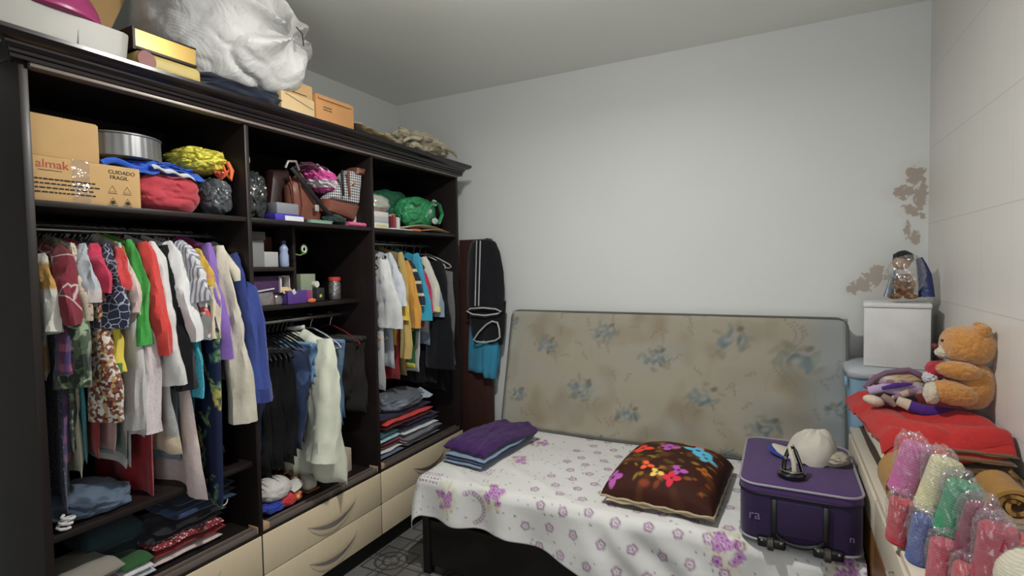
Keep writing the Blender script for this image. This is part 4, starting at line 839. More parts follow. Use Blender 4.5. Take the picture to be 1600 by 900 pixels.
data = [
 ('blouse', 'white and cream blouse with mustard band, nearest to the left side panel', (70, 405), (84, 592), c('white_cream_mustard', (205, 200, 180), S, [(180, 130, 60)], 26, thr=.55), dict(w=.35, slw=.035, sleeve=(80, 520))),
 ('dress', 'dark blue glittery dress hanging lowest behind the plaid dress', (88, 420), (118, 800), c('dark_blue_glitter', (45, 48, 75), 'dots', [(120, 115, 130)], 120, thr=.25), dict(w=.3)),
 ('dress', 'purple and pink plaid dress at the left end', (92, 430), (122, 722), c('purple_plaid', (84, 40, 70), 'plaid', [(160, 80, 95), (60, 60, 110)], 110), dict(w=.36, slw=.04, sleeve=(108, 585), amp=.016)),
 ('blouse', 'maroon blouse with white crossing lines near the left end', (95, 398), (112, 560), c('maroon_white_lines', (110, 32, 45), 'lines', [(205, 190, 180)], 11, thr=.014), dict(w=.36, slw=.055, sleeve=(104, 505), slth=.03)),
 ('tunic', 'green leaf print tunic hanging behind the maroon blouse', (103, 420), (128, 705), c('green_leaf_print', (70, 84, 62), 'blobs', [(130, 145, 118), (34, 44, 36)], 22, thr=.55), dict(w=.40, slw=.06, sleeve=(120, 605), slth=.034)),
 ('dress', 'long pale beige dress with cream hem behind the leaf print tunic', (112, 388), (140, 748), c('beige_dots', (190, 170, 145), 'dots', [(130, 110, 95)], 70, thr=.3), dict(w=.42, slw=.03, sleeve=(128, 500), hband=(.28, c('cream_hem', (205, 190, 150))))),
 ('blouse', 'teal blouse showing between beige dress and pastel sleeve', (118, 395), (148, 725), c('teal_cloth', (40, 140, 150)), dict(w=.40)),
 ('blouse', 'pastel grey blue blouse with dark grey lower half', (126, 392), (148, 600), c('pastel_grey_blue', (160, 170, 178), S, [(190, 175, 170)], 30), dict(w=.40, slw=.042, sleeve=(136, 470), hband=(.42, c('dark_olive_grey', (70, 66, 58))))),
 ('blouse', 'orange and red dotted blouse beside the crimson sleeve', (137, 395), (150, 560), c('orange_red_dotted', (195, 120, 85), 'dots', [(150, 40, 35)], 55, thr=.4), dict(w=.40, slw=.03, sleeve=(147, 470))),
 ('skirt', 'bright red long skirt hanging below the patchwork blouse', (146, 430), (165, 718), c('bright_red', (175, 38, 38)), dict(w=.34)),
 ('shirt', 'crimson pink shirt with a loose sleeve', (146, 392), (158, 520), c('crimson_pink', (180, 35, 70)), dict(w=.42, slw=.045, sleeve=(156, 455), slth=.026)),
 ('blouse', 'cream blouse with brown and red patchwork print', (150, 420), (166, 662), c('patchwork_print', (205, 195, 180), 'patch', [(130, 70, 45), (100, 42, 36), (175, 135, 90), (215, 205, 190), (90, 70, 60)], 105), dict(w=.42, slw=.055, sleeve=(168, 655), slth=.034)),
 ('blouse', 'navy blouse with white sprig print and gathered sleeve', (166, 390), (176, 545), c('navy_sprigs', (32, 36, 56), 'lines', [(150, 155, 172)], 42, thr=.035), dict(w=.44, slw=.058, sleeve=(174, 515), slth=.032)),
 ('shirt', 'yellow shirt with green striped sleeve end', (160, 430), (176, 560), c('bright_yellow', (225, 185, 25)), dict(w=.4, slw=.04, sleeve=(177, 582), cuff=c('green_trim', (60, 110, 50)), slth=.022)),
 ('shirt', 'red shirt with white shoulder behind the navy sprig blouse', (184, 398), (190, 500), c('brick_red', (195, 50, 50)), dict(w=.42, slw=.04, sleeve=(188, 450))),
 ('dress', 'long plain rose pink dress', (180, 430), (189, 706), c('rose_pink', (225, 158, 152), g=2.0), dict(w=.42)),
 ('blouse', 'pale pink blouse with short cap sleeve', (194, 408), (206, 700), c('pale_pink', (222, 175, 165)), dict(w=.43, slw=.05, sleeve=(202, 492), slth=.024)),
 ('dress', 'long sage green dress with white hem', (196, 440), (206, 730), c('sage_green', (120, 140, 128)), dict(w=.43, hband=(.05, c('white_hem', (205, 200, 195))))),
 ('shirt', 'long white and grey shirt left of the green shirt', (190, 386), (212, 728), c('grey_white', (190, 186, 184)), dict(w=.44, slw=.045, sleeve=(214, 670))),
 ('shirt', 'yellow shirt barely showing beside the green shirt', (196, 385), (212, 440), c('dull_yellow', (190, 175, 40)), dict(w=.44)),
 ('shirt', 'bright green shirt between white and red shirts', (208, 384), (226, 545), c('bright_green', (50, 145, 55)), dict(w=.44, slw=.045, sleeve=(221, 540), slth=.020)),
 ('cardigan', 'pinkish white lace cardigan with long sleeve', (214, 420), (232, 682), c('pinkish_lace', (205, 186, 188), 'dots', [(180, 160, 165)], 110, thr=.3), dict(w=.44, slw=.06, sleeve=(230, 675), slth=.030)),
 ('shirt', 'bright red long sleeved shirt in the middle of the left rod', (224, 388), (240, 560), c('warm_red', (205, 48, 42)), dict(w=.46, slw=.065, sleeve=(246, 550), slth=.03)),
 ('dress', 'dark red long dress with pointed hem hanging lowest', (230, 430), (246, 785), c('deep_crimson', (150, 22, 34)), dict(w=.36)),
 ('dress', 'long white dress with peach coloured hem band', (240, 386), (266, 706), c('off_white_cotton', (208, 204, 198)), dict(w=.48, slw=.05, sleeve=(268, 600), slth=.030, flare=1.45, hband=(.085, c('peach_band', (235, 165, 122), g=2.4)))),
 ('skirt', 'light blue grey denim skirt below the white dress', (270, 440), (285, 722), c('light_denim', (125, 145, 160)), dict(w=.4)),
 ('jacket', 'black long sleeved jacket beside the white shirts', (256, 390), (276, 560), c('black_jersey', (26, 26, 30), g=1), dict(w=.46, slw=.045, sleeve=(288, 608), slth=.026)),
 ('dress', 'long soft pink dress reaching low in the middle of the left rod', (276, 420), (296, 776), c('soft_pink', (232, 168, 162), g=2.2), dict(w=.47, flare=1.6)),
 ('shirt', 'white shirt with a wide white sleeve', (266, 386), (288, 560), c('bright_white_cotton', (222, 222, 222)), dict(w=.47, slw=.055, sleeve=(298, 530), slth=.034)),
 ('blouse', 'turquoise fringed blouse hanging low', (296, 430), (309, 697), c('turquoise_fringe', (50, 170, 200), 'lines', [(20, 110, 150)], 60, thr=.03), dict(w=.47, slw=.035, sleeve=(306, 620))),
 ('shirt', 'short sleeved shirt with grey and white stripes', (286, 388), (303, 540), c('grey_white_stripes', (198, 198, 202), S, [(110, 115, 130)], 430, axis=0, thr=.2), dict(w=.47, slw=.065, sleeve=(306, 475), slth=.034)),
 ('blouse', 'grey blouse with red and white blotches', (300, 420), (314, 545), c('grey_red_blotch', (110, 112, 110), 'blobs', [(200, 200, 195), (190, 60, 50)], 22, thr=.58), dict(w=.47, slw=.045, sleeve=(310, 530), slth=.025)),
 ('top', 'mustard and orange patterned top below dark hangers', (306, 398), (320, 520), c('mustard_top', (205, 150, 25), 'blobs', [(225, 120, 110), (60, 130, 120)], 18, thr=.62), dict(w=.46, slw=.04, sleeve=(318, 445))),
 ('blouse', 'plain pale beige blouse beside the lavender shirt', (322, 405), (338, 560), c('pale_beige', (200, 180, 150)), dict(w=.46, slw=.04, sleeve=(332, 530))),
 ('dress', 'long navy dress with yellow and green banana leaf print', (316, 430), (340, 786), c('navy_base', (34, 42, 76)), dict(w=.48, flare=1.9)),
 ('shirt', 'magenta shirt beside the lavender sleeve', (322, 386), (344, 480), c('magenta_cloth', (150, 40, 105)), dict(w=.46)),
 ('shirt', 'lavender purple long sleeved shirt', (326, 386), (346, 560), c('lavender_purple', (120, 88, 165)), dict(w=.47, slw=.045, sleeve=(346, 560), slth=.026)),
 ('dress', 'dark purple long dress behind the cream cardigan', (340, 440), (356, 690), c('dark_purple', (62, 48, 80)), dict(w=.46)),
 ('cardigan', 'cream knitted cardigan with thick collar', (344, 390), (368, 600), c('cream_knit', (208, 196, 168), 'stripe', [(196, 183, 154)], 1300, axis=2, bump=.6), dict(w=.48, slw=.06, sleeve=(378, 658), slth=.036, slope=.05)),
 ('sweatshirt', 'blue sweatshirt with ribbed cuff at the right end of the left rod', (374, 402), (396, 630), c('royal_blue_fleece', (50, 66, 130)), dict(w=.46, slw=.07, sleeve=(402, 625), slth=.036, cuff=c('blue_rib', (44, 58, 118)), amp=.006)),
]
G_ = []
for i, (nm, lb, top, hem, mt_, kw) in enumerate(data): G_.append(G(nm, lb, 'clothing', top, hem, mt_, seed=i+1, **kw))
# banana leaf print: painted onto the navy dress cloth
nd = G_[34].children[0]; me = nd.data
def paint_banana(ob):
    me = ob.data; o = ORG[ob]; co = np.empty(len(me.vertices)*3); me.vertices.foreach_get('co', co); co = co.reshape(-1, 3)+o
    return co
G_[34].children[0].data.materials[0] = painted('banana_print_cotton')
# rebuild as a finer sheet with the print
bd_ = G_[34].children[0]; bpy.data.objects.remove(bd_)
S_ = P(316, 430, 'X', -1.92); H_ = P(340, 786, 'X', -1.89); q = []
m = M()
def bf(s, v):
    z = S_.z+(H_.z-S_.z)*v+.05*(1-abs(2*s-1))*(1-v); x = -2.34+(.44+.075*min(1, v*4))*s; y = S_.y+(H_.y-S_.y)*v+.018*(.2+v)*math.sin(2*PI*1.6*s+.3+v*.8); q.append((x+2.34, z)); return Vector((x, y, z)), Vector((0, 1, 0))
m.slab(70, 130, bf, .02, crown=7); inbay(m, 1.2, 0)
qa = np.array(q); U, V = qa[:, 0], qa[:, 1]; col = np.tile(np.array([.016, .022, .058]), (len(U), 1)); R = rnd(12)
for k in range(110):
    x, z, a_ = R.uniform(0, .53), R.uniform(H_.z, S_.z), R.uniform(.2, 1.4)*(1 if k % 3 else -1); g_ = k % 3 == 0
    for d in range(5):
        t_ = d/4-.5; cx = x+.075*t_*math.cos(a_)+.012*math.sin(a_)*(1-4*t_*t_); cz = z+.075*t_*math.sin(a_)-.012*math.cos(a_)*(1-4*t_*t_)
        ell(col, U, V, cx, cz, .014, .0085*(1-abs(t_)), a_-t_, (.50, .45, .12) if g_ else (.09, .20, .11), .95, .25)
        if g_: ell(col, U, V, cx, cz, .006, .002, a_, (.12, .12, .05), .8, .3)
        else: ell(col, U, V, cx, cz, .012, .0014, a_-t_+.6, (.3, .38, .2), .7, .3)
m.build('body', painted('banana_print_cotton'), G_[34], colors=col)
# cardigan roll collar
cg = G_[38]; a_ = P(333, 382, 'X', -2.05); b_ = P(368, 425, 'X', -1.88)
M().tube([a_, a_.lerp(b_, .3)+Vector((0, 0, .008)), a_.lerp(b_, .7), b_, b_+Vector((.005, .003, -.035))], [(.014, .016), (.02, .018), (.022, .018), (.02, .018), (.012, .012)], 10).build('collar', MC['cream_knit'], cg)
# strap ring hanging under the navy dress
cr = M().tube([Vector((-1.885, P(350, 780, 'X', -1.885).y+.014*math.cos(a), P(350, 782, 'X', -1.885).z+.018*math.sin(a))) for a in np.linspace(PI, 2.0*PI, 12)], .0022, 6)
cr.build('belt_loop', plain('white_cord', (200, 195, 190), .6), G_[34])

# ---- middle bay: bare black hangers, dark clothes, jeans, cream shirt
MR = 1.262; grp = 'black hangers crowded on the middle rod'
for i in range(15): hanger(1.405+i*.024+rnd(i).uniform(-.004, .004), MR, 'black plastic hanger crowded at the left of the middle rod', grp)
for lb, px, mat, hk in (('white plastic hanger hanging in the middle bay', 484, plain('white_hanger', (190, 195, 215), .4, g=1.2), None), ('maroon hanger right of the cream shirt in the middle bay', 515, plain('maroon_hanger', (110, 30, 40), .4, g=1.2), None), ('orange brown wooden hanger at the right of the middle bay', 549, plain('wooden_hanger', (190, 130, 70), .45, g=1.2), None), ('thin grey wire hanger farthest right in the middle bay', 560, plain('grey_wire', (110, 110, 110), .4), None)):
    hanger(P(px, 490, 'X', -2.11).y, MR, lb, None, mat, hk)
def pants(label, y, x0, x1, ztop, zhem, mat, seed, th=.02, cat='clothing', y1=None, name='trousers', pocket=None):
    t = thing(name, label, cat, ((x0+x1)/2, y, zhem)); y1 = y if y1 is None else y1
    for k, (a, b) in enumerate(((0, 0), (.016, .012))):
        def f(s, v, a=a): return Vector((x0+(x1-x0)*s*(1-.15*v*(1 if seed % 2 else -.3))+.01*math.sin(v*5+seed), y+(y1-y)*v+a+.008*math.sin(s*6+v*3+seed)+.004*math.sin(v*15+s*4), ztop+(zhem+k*.03-ztop)*v+.004*math.sin(s*9))), Vector((0, 1, 0))
        M().slab(26, 44, f, th*.5, crown=3).wrinkle(.005, 34, 4, seed=seed).build('leg', mat, t)
    M().tube([(x0+.005, y+.008, ztop+.001), (x1-.005, y+.008, ztop+.001)], [(.010, .016)]*2, 10, refv=(0, 0, 1)).build('folded_top', mat, t)
    if pocket: M().slab(8, 8, lambda s, v: (Vector((x0+(x1-x0)*(.35+.5*s), y-th*.5-.003, zhem+.22-.10*v)), Vector((0, 1, 0))), .002).build('pocket', pocket, t)
    return t
BK = cloth('black_trouser_cloth', (17, 18, 24), g=.9); BK2 = cloth('charcoal_trouser_cloth', (44, 39, 37), g=1.1); JN = cloth('dark_blue_denim', (42, 58, 90), 'blobs', [(66, 92, 135)], 8, thr=.6, bump=.5, g=1.4); JL = cloth('light_blue_denim', (98, 135, 175), 'blobs', [(125, 160, 195)], 8, thr=.6, bump=.5, g=1.4)
pants('dark blue jeans hanging low at the left of the middle bay', 1.42, -2.20, -1.905, 1.10, .66, JN, 1, name='jeans', pocket=JN, y1=1.44)
for i, (y, zt_, zh_) in enumerate(((1.455, 1.155, .63), (1.482, 1.16, .62), (1.51, 1.155, .64), (1.54, 1.15, .63), (1.57, 1.15, .64))):
    pants(('black trousers nearest to the dark blue jeans', 'black trousers, second from the dark blue jeans', 'black trousers in the middle of the dark group', 'black trousers, second from the cream shirt side', 'black trousers right before the blue jeans with pocket')[i], y, -2.28, -1.915, zt_, zh_, BK, i+2)
pants('dark blue jeans with turned pocket left of the cream shirt', 1.625, -2.20, -1.875, 1.14, .68, JN, 7, name='jeans', pocket=JN, y1=1.64, th=.04)
pants('bright blue jeans leg directly beside the cream shirt', 1.675, -2.16, -1.885, 1.16, .98, JL, 8, name='jeans')
def GM(*a, **k): return garment(*a, rod=MR, **k)
cs = garment('shirt', 'long cream white shirt hanging out over the drawers in the middle bay', 'clothing', (512, 535), (522, 755), cloth('cream_white_shirt', (214, 220, 184), g=1.45, bump=.25), sleeve=(503, 722), w=.42, th=.045, xf=-1.85, slw=.080, slth=.040, slope=.07, flare=1.45, k=2.0, amp=.020, seed=77, collar=cloth('cream_collar', (225, 225, 205), g=1.3), rod=None, res=(36, 40))
hanger(P(512, 535, 'X', -1.87).y, MR, 'black hanger carrying the long cream shirt', None)
pants('light blue jeans right of the cream shirt', P(530, 530, 'X', -1.93).y, -2.22, -1.91, 1.145, .72, JL, 9, name='jeans', y1=P(541, 620, 'X', -1.93).y)
for i, (px, zh_, lb) in enumerate(((553, .83, 'charcoal brown trousers right of the light blue jeans'), (562, .76, 'charcoal brown trousers in the right of the middle bay'), (570, .80, 'charcoal brown trousers nearest to the right divider'))): pants(lb, P(px, 560, 'X', -1.93).y, -2.27, -1.915, 1.14, zh_, BK2, i+3)

# ---- right bay
RG = 'dark hanger on the right clothes rod'; HG[RG] = 'hangers on the right rod'
def GR(nm, lb, top, hem, mt_, **kw): return garment(nm, lb, 'clothing', top, hem, mt_, rod=LR, hg=RG, xf=kw.pop('xf', -1.90), **kw)
rd = [
 ('shirt', 'lavender shirt beside the divider in the right bay', (588, 440), (593, 614), c('pale_lavender', (128, 130, 175)), dict(w=.42)),
 ('shirt', 'white shirt with black figures on the chest', (598, 408), (607, 612), c('white_print_shirt', (215, 215, 212)), dict(w=.42, slw=.07, sleeve=(612, 512), slth=.034, collar=c('black_white_neck', (60, 60, 60)))),
 ('shirt', 'pale blue white short sleeved shirt', (610, 400), (622, 575), c('pale_blue_white', (190, 202, 220)), dict(w=.43, slw=.055, sleeve=(620, 480), slth=.024)),
 ('shirt', 'yellow shirt sleeve below the pale blue one', (618, 430), (626, 540), c('golden_yellow', (225, 165, 35)), dict(w=.4, slw=.04, sleeve=(628, 500))),
 ('shirt', 'dark crimson shirt in the right bay', (620, 410), (630, 594), c('dark_crimson', (150, 28, 40)), dict(w=.42)),
 ('shirt', 'khaki mustard shirt hanging long in the right bay', (628, 398), (642, 588), c('khaki_mustard', (170, 140, 75)), dict(w=.43, slw=.035, sleeve=(634, 560))),
 ('shirt', 'orange shirt with long sleeve in the right bay', (637, 412), (644, 560), c('orange_cloth', (210, 135, 35)), dict(w=.43, slw=.045, sleeve=(647, 512), slth=.024)),
 ('shirt', 'black shirt with yellow and white sleeve stripes', (642, 412), (652, 520), c('black_yellow_stripes', (40, 44, 60), S, [(200, 195, 130)], 90, thr=.75), dict(w=.43, slw=.045, sleeve=(654, 478), slth=.022)),
 ('shirt', 'dark green shirt hanging low in the right bay', (650, 430), (655, 575), c('forest_green', (35, 105, 60)), dict(w=.43, hband=(.05, c('yellow_hem', (215, 200, 50))))),
 ('shirt', 'bright teal blue shirt in the right bay', (652, 400), (660, 520), c('bright_teal', (35, 145, 180)), dict(w=.44, slw=.045, sleeve=(662, 500), slth=.028)),
 ('shirt', 'white shirt with thin body beside the green one', (656, 430), (661, 580), c('thin_white', (205, 208, 205)), dict(w=.43)),
 ('shirt', 'crimson and teal edged shirt near the cream sleeve', (660, 420), (667, 510), c('rose_crimson', (175, 45, 80)), dict(w=.43, slw=.035, sleeve=(668, 490))),
 ('shirt', 'cream shirt with yellow sleeve cuff', (666, 405), (674, 520), c('pale_cream', (212, 204, 182)), dict(w=.44, slw=.045, sleeve=(678, 487), slth=.024, cuff=c('yellow_cuff', (225, 210, 40)))),
 ('shirt', 'grey blue shirt with wide short sleeve before the suit', (672, 420), (676, 540), c('grey_blue_cloth', (120, 140, 160)), dict(w=.44, slw=.05, sleeve=(683, 495), slth=.018)),
 ('suit_jacket', 'black suit jacket hanging in the right bay', (684, 412), (688, 600), c('black_suit_wool', (22, 24, 30), g=.9), dict(w=.45, slw=.085, sleeve=(688, 575), slth=.05, th=.035, amp=.008)),
 ('suit_jacket', 'black jacket in a clear garment cover at the right end', (703, 425), (706, 610), c('black_jacket_wool', (22, 22, 26), g=.9), dict(w=.42, th=.03)),
]
RGs = []
for i, (nm, lb, top, hem, mt_, kw) in enumerate(rd): RGs.append(GR(nm, lb, top, hem, mt_, seed=i+60, **kw))
t = RGs[1]; 
for k in range(5): M().blob((-1.895-.02*k, P(600, 405, 'X', -1.92).y-.018, P(600, 402, 'X', -1.92).z-.012*math.sin(k)), (.008, .004, .010), k, .2, 3, sub=2).build('black_figure', INK, t)
a_ = P(703, 425, 'X', -1.92); M().slab(14, 20, lambda s, v: (Vector((-2.32+.45*s, a_.y-.035+.01*math.sin(v*9+s*4), a_.z+.05*(1-abs(2*s-1))-(.60*v))), Vector((0, 1, 0))), .004).build('clear_cover', plastic_film(), RGs[15])
for i, (px, c_) in enumerate(((603, (215, 40, 60)), (667, (225, 225, 220)), (676, (225, 225, 220)), (685, (190, 150, 120)))):
    hanger(P(px, 395, 'X', -2.05).y, LR, ('red hanger above the white printed shirt', 'white hanger above the teal shirt', 'white hanger above the cream shirt', 'tan hanger beside the black suit jacket')[i], None, plain('hanger_colour_%d' % i, c_, .4, g=1.1))

# ================================================================== FOLDED CLOTHES
def folded(name, label, c, size, cols, seed=0, rot=0, group=None, amp=.006, cat='clothing', droop=0):
    """folded garment: one or several layers with rounded folds; cols = materials per layer bottom->top"""
    t = thing(name, label, cat, c, group); n = len(cols); hz = size[2]/n; R = Euler((0, 0, rot)).to_matrix(); C0 = Vector(c); r_ = rnd(seed)
    for k, mt_ in enumerate(cols):
        dx, dy = r_.uniform(-.008, .008), r_.uniform(-.01, .01); sx, sy = size[0]*r_.uniform(.92, 1), size[1]*r_.uniform(.92, 1)
        def f(u, v, k=k, dx=dx, dy=dy, sx=sx, sy=sy):
            x, y = (u-.5)*sx+dx, (v-.5)*sy+dy
            z = hz*(k+.5)+amp*noise.noise(Vector((x*14, y*14, seed+k*.3)))*(1+k*.5)-droop*(abs(2*u-1)**3+abs(2*v-1)**3)*(k+1)/n
            return C0+R @ Vector((x, y, max(z, hz*.5*.9))), Vector((0, 0, 1))
        M().slab(22, 22, f, hz*.49, crown=4).build('folded_layer' if n > 1 else 'fabric', mt_, t)
    return t
ct = cloth
DN = ct('dusty_dark_blue', (62, 76, 96)); 
# left low shelf
t = thing('folded_garment', 'grey blue sweater heaped on the lower left shelf', 'clothing', (-2.02, .86, .736)); M().blob((-2.03, .84, .765), (.14, .125, .055), 91, .15, 2, .15, sub=5, flat=.737).build('fabric', ct('grey_blue_knit', (78, 95, 115), 'blobs', [(55, 66, 84)], 7, thr=.55), t)
t = thing('white_cord', 'white knotted cord at the left end of the lower shelf', 'cord', (-1.9, .73, .736)); M().tube([(-1.90+.018*math.sin(k*.8), .738+.016*math.cos(k*.8)+.0008*k, .742+.0016*k) for k in range(22)], .0045, 8).build('cord', ct('white_cord_cotton', (210, 205, 200)), t)
b = M().blob((-2.06, 1.27, .785), (.09, .06, .045), 92, .12, 2, .1, flat=.737).build('folded_garment', ct('dark_rust_red', (120, 45, 30))); tag(b, 'rust red folded cloth at the right end of the lower left shelf', 'clothing')
# left floor of the bay
folded('folded_garment', 'grey beige cloth folded at the left bottom of the wardrobe', (-2.02, .81, ZF+.001), (.24, .17, .12), [ct('grey_beige', (120, 112, 105)), ct('grey_beige2', (128, 122, 112))], 1, .1)
folded('folded_garment', 'dark teal cloth behind the grey folded pile', (-2.14, .94, ZF+.001), (.20, .20, .17), [ct('dark_teal', (38, 58, 62))]*2, 2)
folded('folded_garment', 'dark green folded shirt with white edge at the left bottom', (-1.985, .955, ZF+.001), (.13, .10, .075), [ct('white_blue_edge', (170, 178, 190)), ct('white_edge', (200, 200, 200)), ct('moss_green', (40, 82, 42))], 3)
folded('clothes_stack', 'stack of dark clothes with thin red and white layers at the bottom left bay', (-2.04, 1.14, ZF+.001), (.21, .27, .14), [ct('pale_pink_fold', (195, 165, 160)), ct('dark_red_fold', (120, 28, 34)), ct('red_white_plaid', (125, 34, 40), 'dots', [(205, 195, 190)], 90, thr=.32), ct('near_black_fold', (34, 32, 42), g=1.1), ct('near_black_fold', (34, 32, 42), g=1.1)], 4, cat='clothes')
folded('jeans', 'dark blue folded jeans on top of the dark clothes stack', (-2.04, 1.19, ZF+.142), (.22, .24, .085), [JN, ct('dark_navy_denim', (30, 40, 60)), ct('dark_navy_denim', (30, 40, 60))], 5)
# middle floor: cap, sandals, bag
t = thing('cap', 'white baseball cap lying at the bottom of the middle bay', 'cap', (-1.98, 1.56, ZF+.05)); WCAP = ct('white_cap_cotton', (222, 215, 205), g=1.2)
m = M(); m.blob((-1.985, 1.515, ZF+.085), (.075, .085, .055), 5, .06, 2, .1, sub=5, flat=ZF+.058).build('crown', WCAP, t)
M().slab(20, 14, lambda u, v: (Vector((-1.985+(u-.5)*.14*(1-.55*v*v), 1.575+.085*v, ZF+.073-.012*(2*u-1)**2+.006*v)), Vector((0, 0, 1))), .005).build('brim', WCAP, t)
t = thing('crumpled_bag', 'blue red and yellow crumpled bag below the white cap', 'bag', (-1.95, 1.52, ZF)); M().blob((-1.985, 1.50, ZF+.03), (.075, .09, .034), 6, .2, 2, .3, flat=ZF+.001).build('blue_part', ct('blue_nylon', (40, 60, 150)), t)
M().blob((-1.945, 1.56, ZF+.032), (.04, .075, .026), 7, .2, 2, .3, flat=ZF+.012).build('red_part', ct('red_nylon', (190, 40, 45), 'blobs', [(225, 190, 50)], 12, thr=.68), t); M().blob((-1.99, 1.51, ZF+.055), (.06, .08, .014), 8, .2, 2, .3).build('black_part', BK, t)
t = thing('sandal', 'brown strappy sandal behind the white cap', 'shoe', (-2.08, 1.66, ZF)); LB = plain('tan_brown_leather', (125, 75, 45), .5, g=1.3)
M().slab(16, 8, lambda u, v: (Vector((-2.14+.16*u, 1.62+.07*v+.01*math.sin(u*5), ZF+.02+.055*(1-u)**1.5)), Vector((0, 0, 1))), .010).build('sole', LB, t)
for u_ in (.2, .5, .8): M().tube([(-2.14+.16*u_, 1.62, ZF+.03+.05*(1-u_)), (-2.13+.16*u_, 1.635, ZF+.085+.03*(1-u_)), (-2.13+.16*u_, 1.675, ZF+.085+.03*(1-u_)), (-2.14+.16*u_, 1.69, ZF+.03+.05*(1-u_))], [(.003, .008)]*4, 8, refv=(0, 0, 1)).build('strap', LB, t)
t = thing('slipper', 'pale beige slipper half hidden by the cream shirt', 'shoe', (-2.02, 1.72, ZF)); M().blob((-2.03, 1.72, ZF+.035), (.075, .04, .035), 9, .06, 2, ex=2.6, flat=ZF+.003).build('upper', ct('pale_beige_felt', (190, 180, 160)), t); M().box(-2.11, -1.955, 1.682, 1.758, ZF+.001, ZF+.010, bev=.004).build('sole', LB, t)
b = M().box(-2.10, -1.98, 1.93, 1.99, ZF+.001, ZF+.12, bev=.003).build('small_box', plain('beige_card', (175, 160, 140), .6)); tag(b, 'beige box standing behind the cream shirt hem', 'box')
# right bay stacks
def pile(label, c, sx, sy, items, seed, rot=0):
    z = c[2]
    for k, (lb, h, mats) in enumerate(items): folded('folded_garment', lb, (c[0], c[1], z+.0005), (sx*(1-.03*k), sy*(1-.02*k), h), mats, seed+k, rot+rnd(seed+k).uniform(-.05, .05)); z += h+.001
pile('', (-2.03, 2.235, ZF), .20, .22, [('white and grey folded shirt at the very bottom of the front right pile', .045, [ct('steel_blue_fold', (85, 100, 120)), ct('white_fold', (205, 208, 212))]), ('maroon folded shirt in the front right pile', .035, [ct('maroon_fold', (95, 38, 52)), ct('maroon_fold2', (120, 50, 60))]), ('light blue and teal folded shirts on top of the front right pile', .045, [ct('light_blue_fold', (130, 180, 200)), ct('dark_teal_fold', (40, 80, 90))])], 20)
pile('', (-2.03, 2.56, ZF), .20, .34, [('pink and grey folded clothes at the bottom of the back right pile', .055, [ct('grey_fold', (105, 110, 118)), ct('pink_fold', (185, 130, 140)), ct('grey_fold', (105, 110, 118))]), ('white folded shirt in the back right pile', .03, [ct('white_fold', (205, 208, 212))]), ('navy blue folded sweater in the back right pile', .05, [ct('navy_fold', (38, 36, 62)), ct('navy_fold', (38, 36, 62))]), ], 30)
pile('', (-2.04, 2.42, ZF+.140), .22, .46, [('bright red and maroon folded clothes across both piles', .05, [ct('dark_red_cloth2', (110, 28, 34)), ct('vivid_red_fold', (205, 48, 42))]), ('dark navy folded garment under the grey heap', .035, [ct('navy_fold', (38, 36, 62))]), ], 40)
t = thing('folded_garment', 'grey and white blue shirt heaped on top of the right bay piles', 'clothing', (-2.04, 2.46, ZF+.228)); M().blob((-2.045, 2.43, ZF+.262), (.13, .21, .060), 93, .13, 2, .12, sub=5, flat=ZF+.228).build('fabric', ct('grey_charcoal_shirt', (82, 88, 96), 'blobs', [(110, 118, 130)], 6, thr=.6), t)
M().slab(16, 10, lambda u, v: (Vector((-1.935-.10*v, 2.40+.25*u, ZF+.250+.040*v+.006*math.sin(u*13))), Vector((.5, 0, 1)).normalized()), .010).build('light_blue_panel', ct('pale_blue_panel', (165, 185, 210)), t)

# ================================================================== CLOTHES HANGING ON THE BROWN PANEL
t = thing('track_pants', 'black track pants with white side stripes hung over the brown panel', 'clothing', (-1.75, 3.02, .95)); TB = ct('black_track_jersey', (30, 31, 36), g=1.1); WS = ct('white_piping_cloth', (205, 205, 200), g=1.2)
def hs(rows, y, th, fold=.012, sd=1):
    def f(u, v):
        k = v*(len(rows)-1); i = min(int(k), len(rows)-2); q = k-i; a, b_ = rows[i], rows[i+1]; z = a[0]+(b_[0]-a[0])*q; xl = a[1]+(b_[1]-a[1])*q; xr = a[2]+(b_[2]-a[2])*q
        return Vector((xl+(xr-xl)*u, y-.02*math.sin(u*PI)+fold*math.sin(u*9+sd+v*2)*(.3+v*.7), z)), Vector((0, 1, 0))
    return f
def rows(pl, Y): return [((P(a, yy_, 'Y', Y).z+P(b, yy_, 'Y', Y).z)/2, P(a, yy_, 'Y', Y).x, P(b, yy_, 'Y', Y).x) for yy_, a, b in pl]
YP = 3.0
r1 = rows(((374, 742, 766), (379, 736, 775), (395, 731, 782), (425, 729, 788), (455, 729, 789), (486, 730, 787)), YP)
LG1 = M().slab(24, 24, hs(r1, YP, .02), .022).build('leg', TB, t)
r2 = rows(((470, 732, 790), (500, 733, 788), (520, 736, 786), (538, 742, 783)), YP+.02); M().slab(20, 14, hs(r2, YP+.03, .02, sd=3), .018).build('leg', TB, t)
for dx in (0, 5.5):
    ps = [P(745+dx-.9*k*.3, 376+k*10.2, 'Y', YP-.045) for k in range(11)]; M().tube(ps, [(.0045, .003)]*11, 8, refv=(1, 0, 0)).build('side_stripe', WS, LG1)
def loop(pl, y, r=.006): return M().tube([P(a, b_, 'Y', y) for a, b_ in pl], r, 8, closed=True)
loop(((729, 486), (735, 482), (755, 481), (775, 483), (783, 487), (778, 490), (758, 493), (738, 491)), YP-.035, .0055).build('white_hem', WS, t)
loop(((740, 531), (748, 519), (760, 507), (769, 502), (777, 504), (780, 514), (781, 527), (774, 532), (758, 535), (745, 534)), YP-.03, .0055).build('white_hem', WS, t)
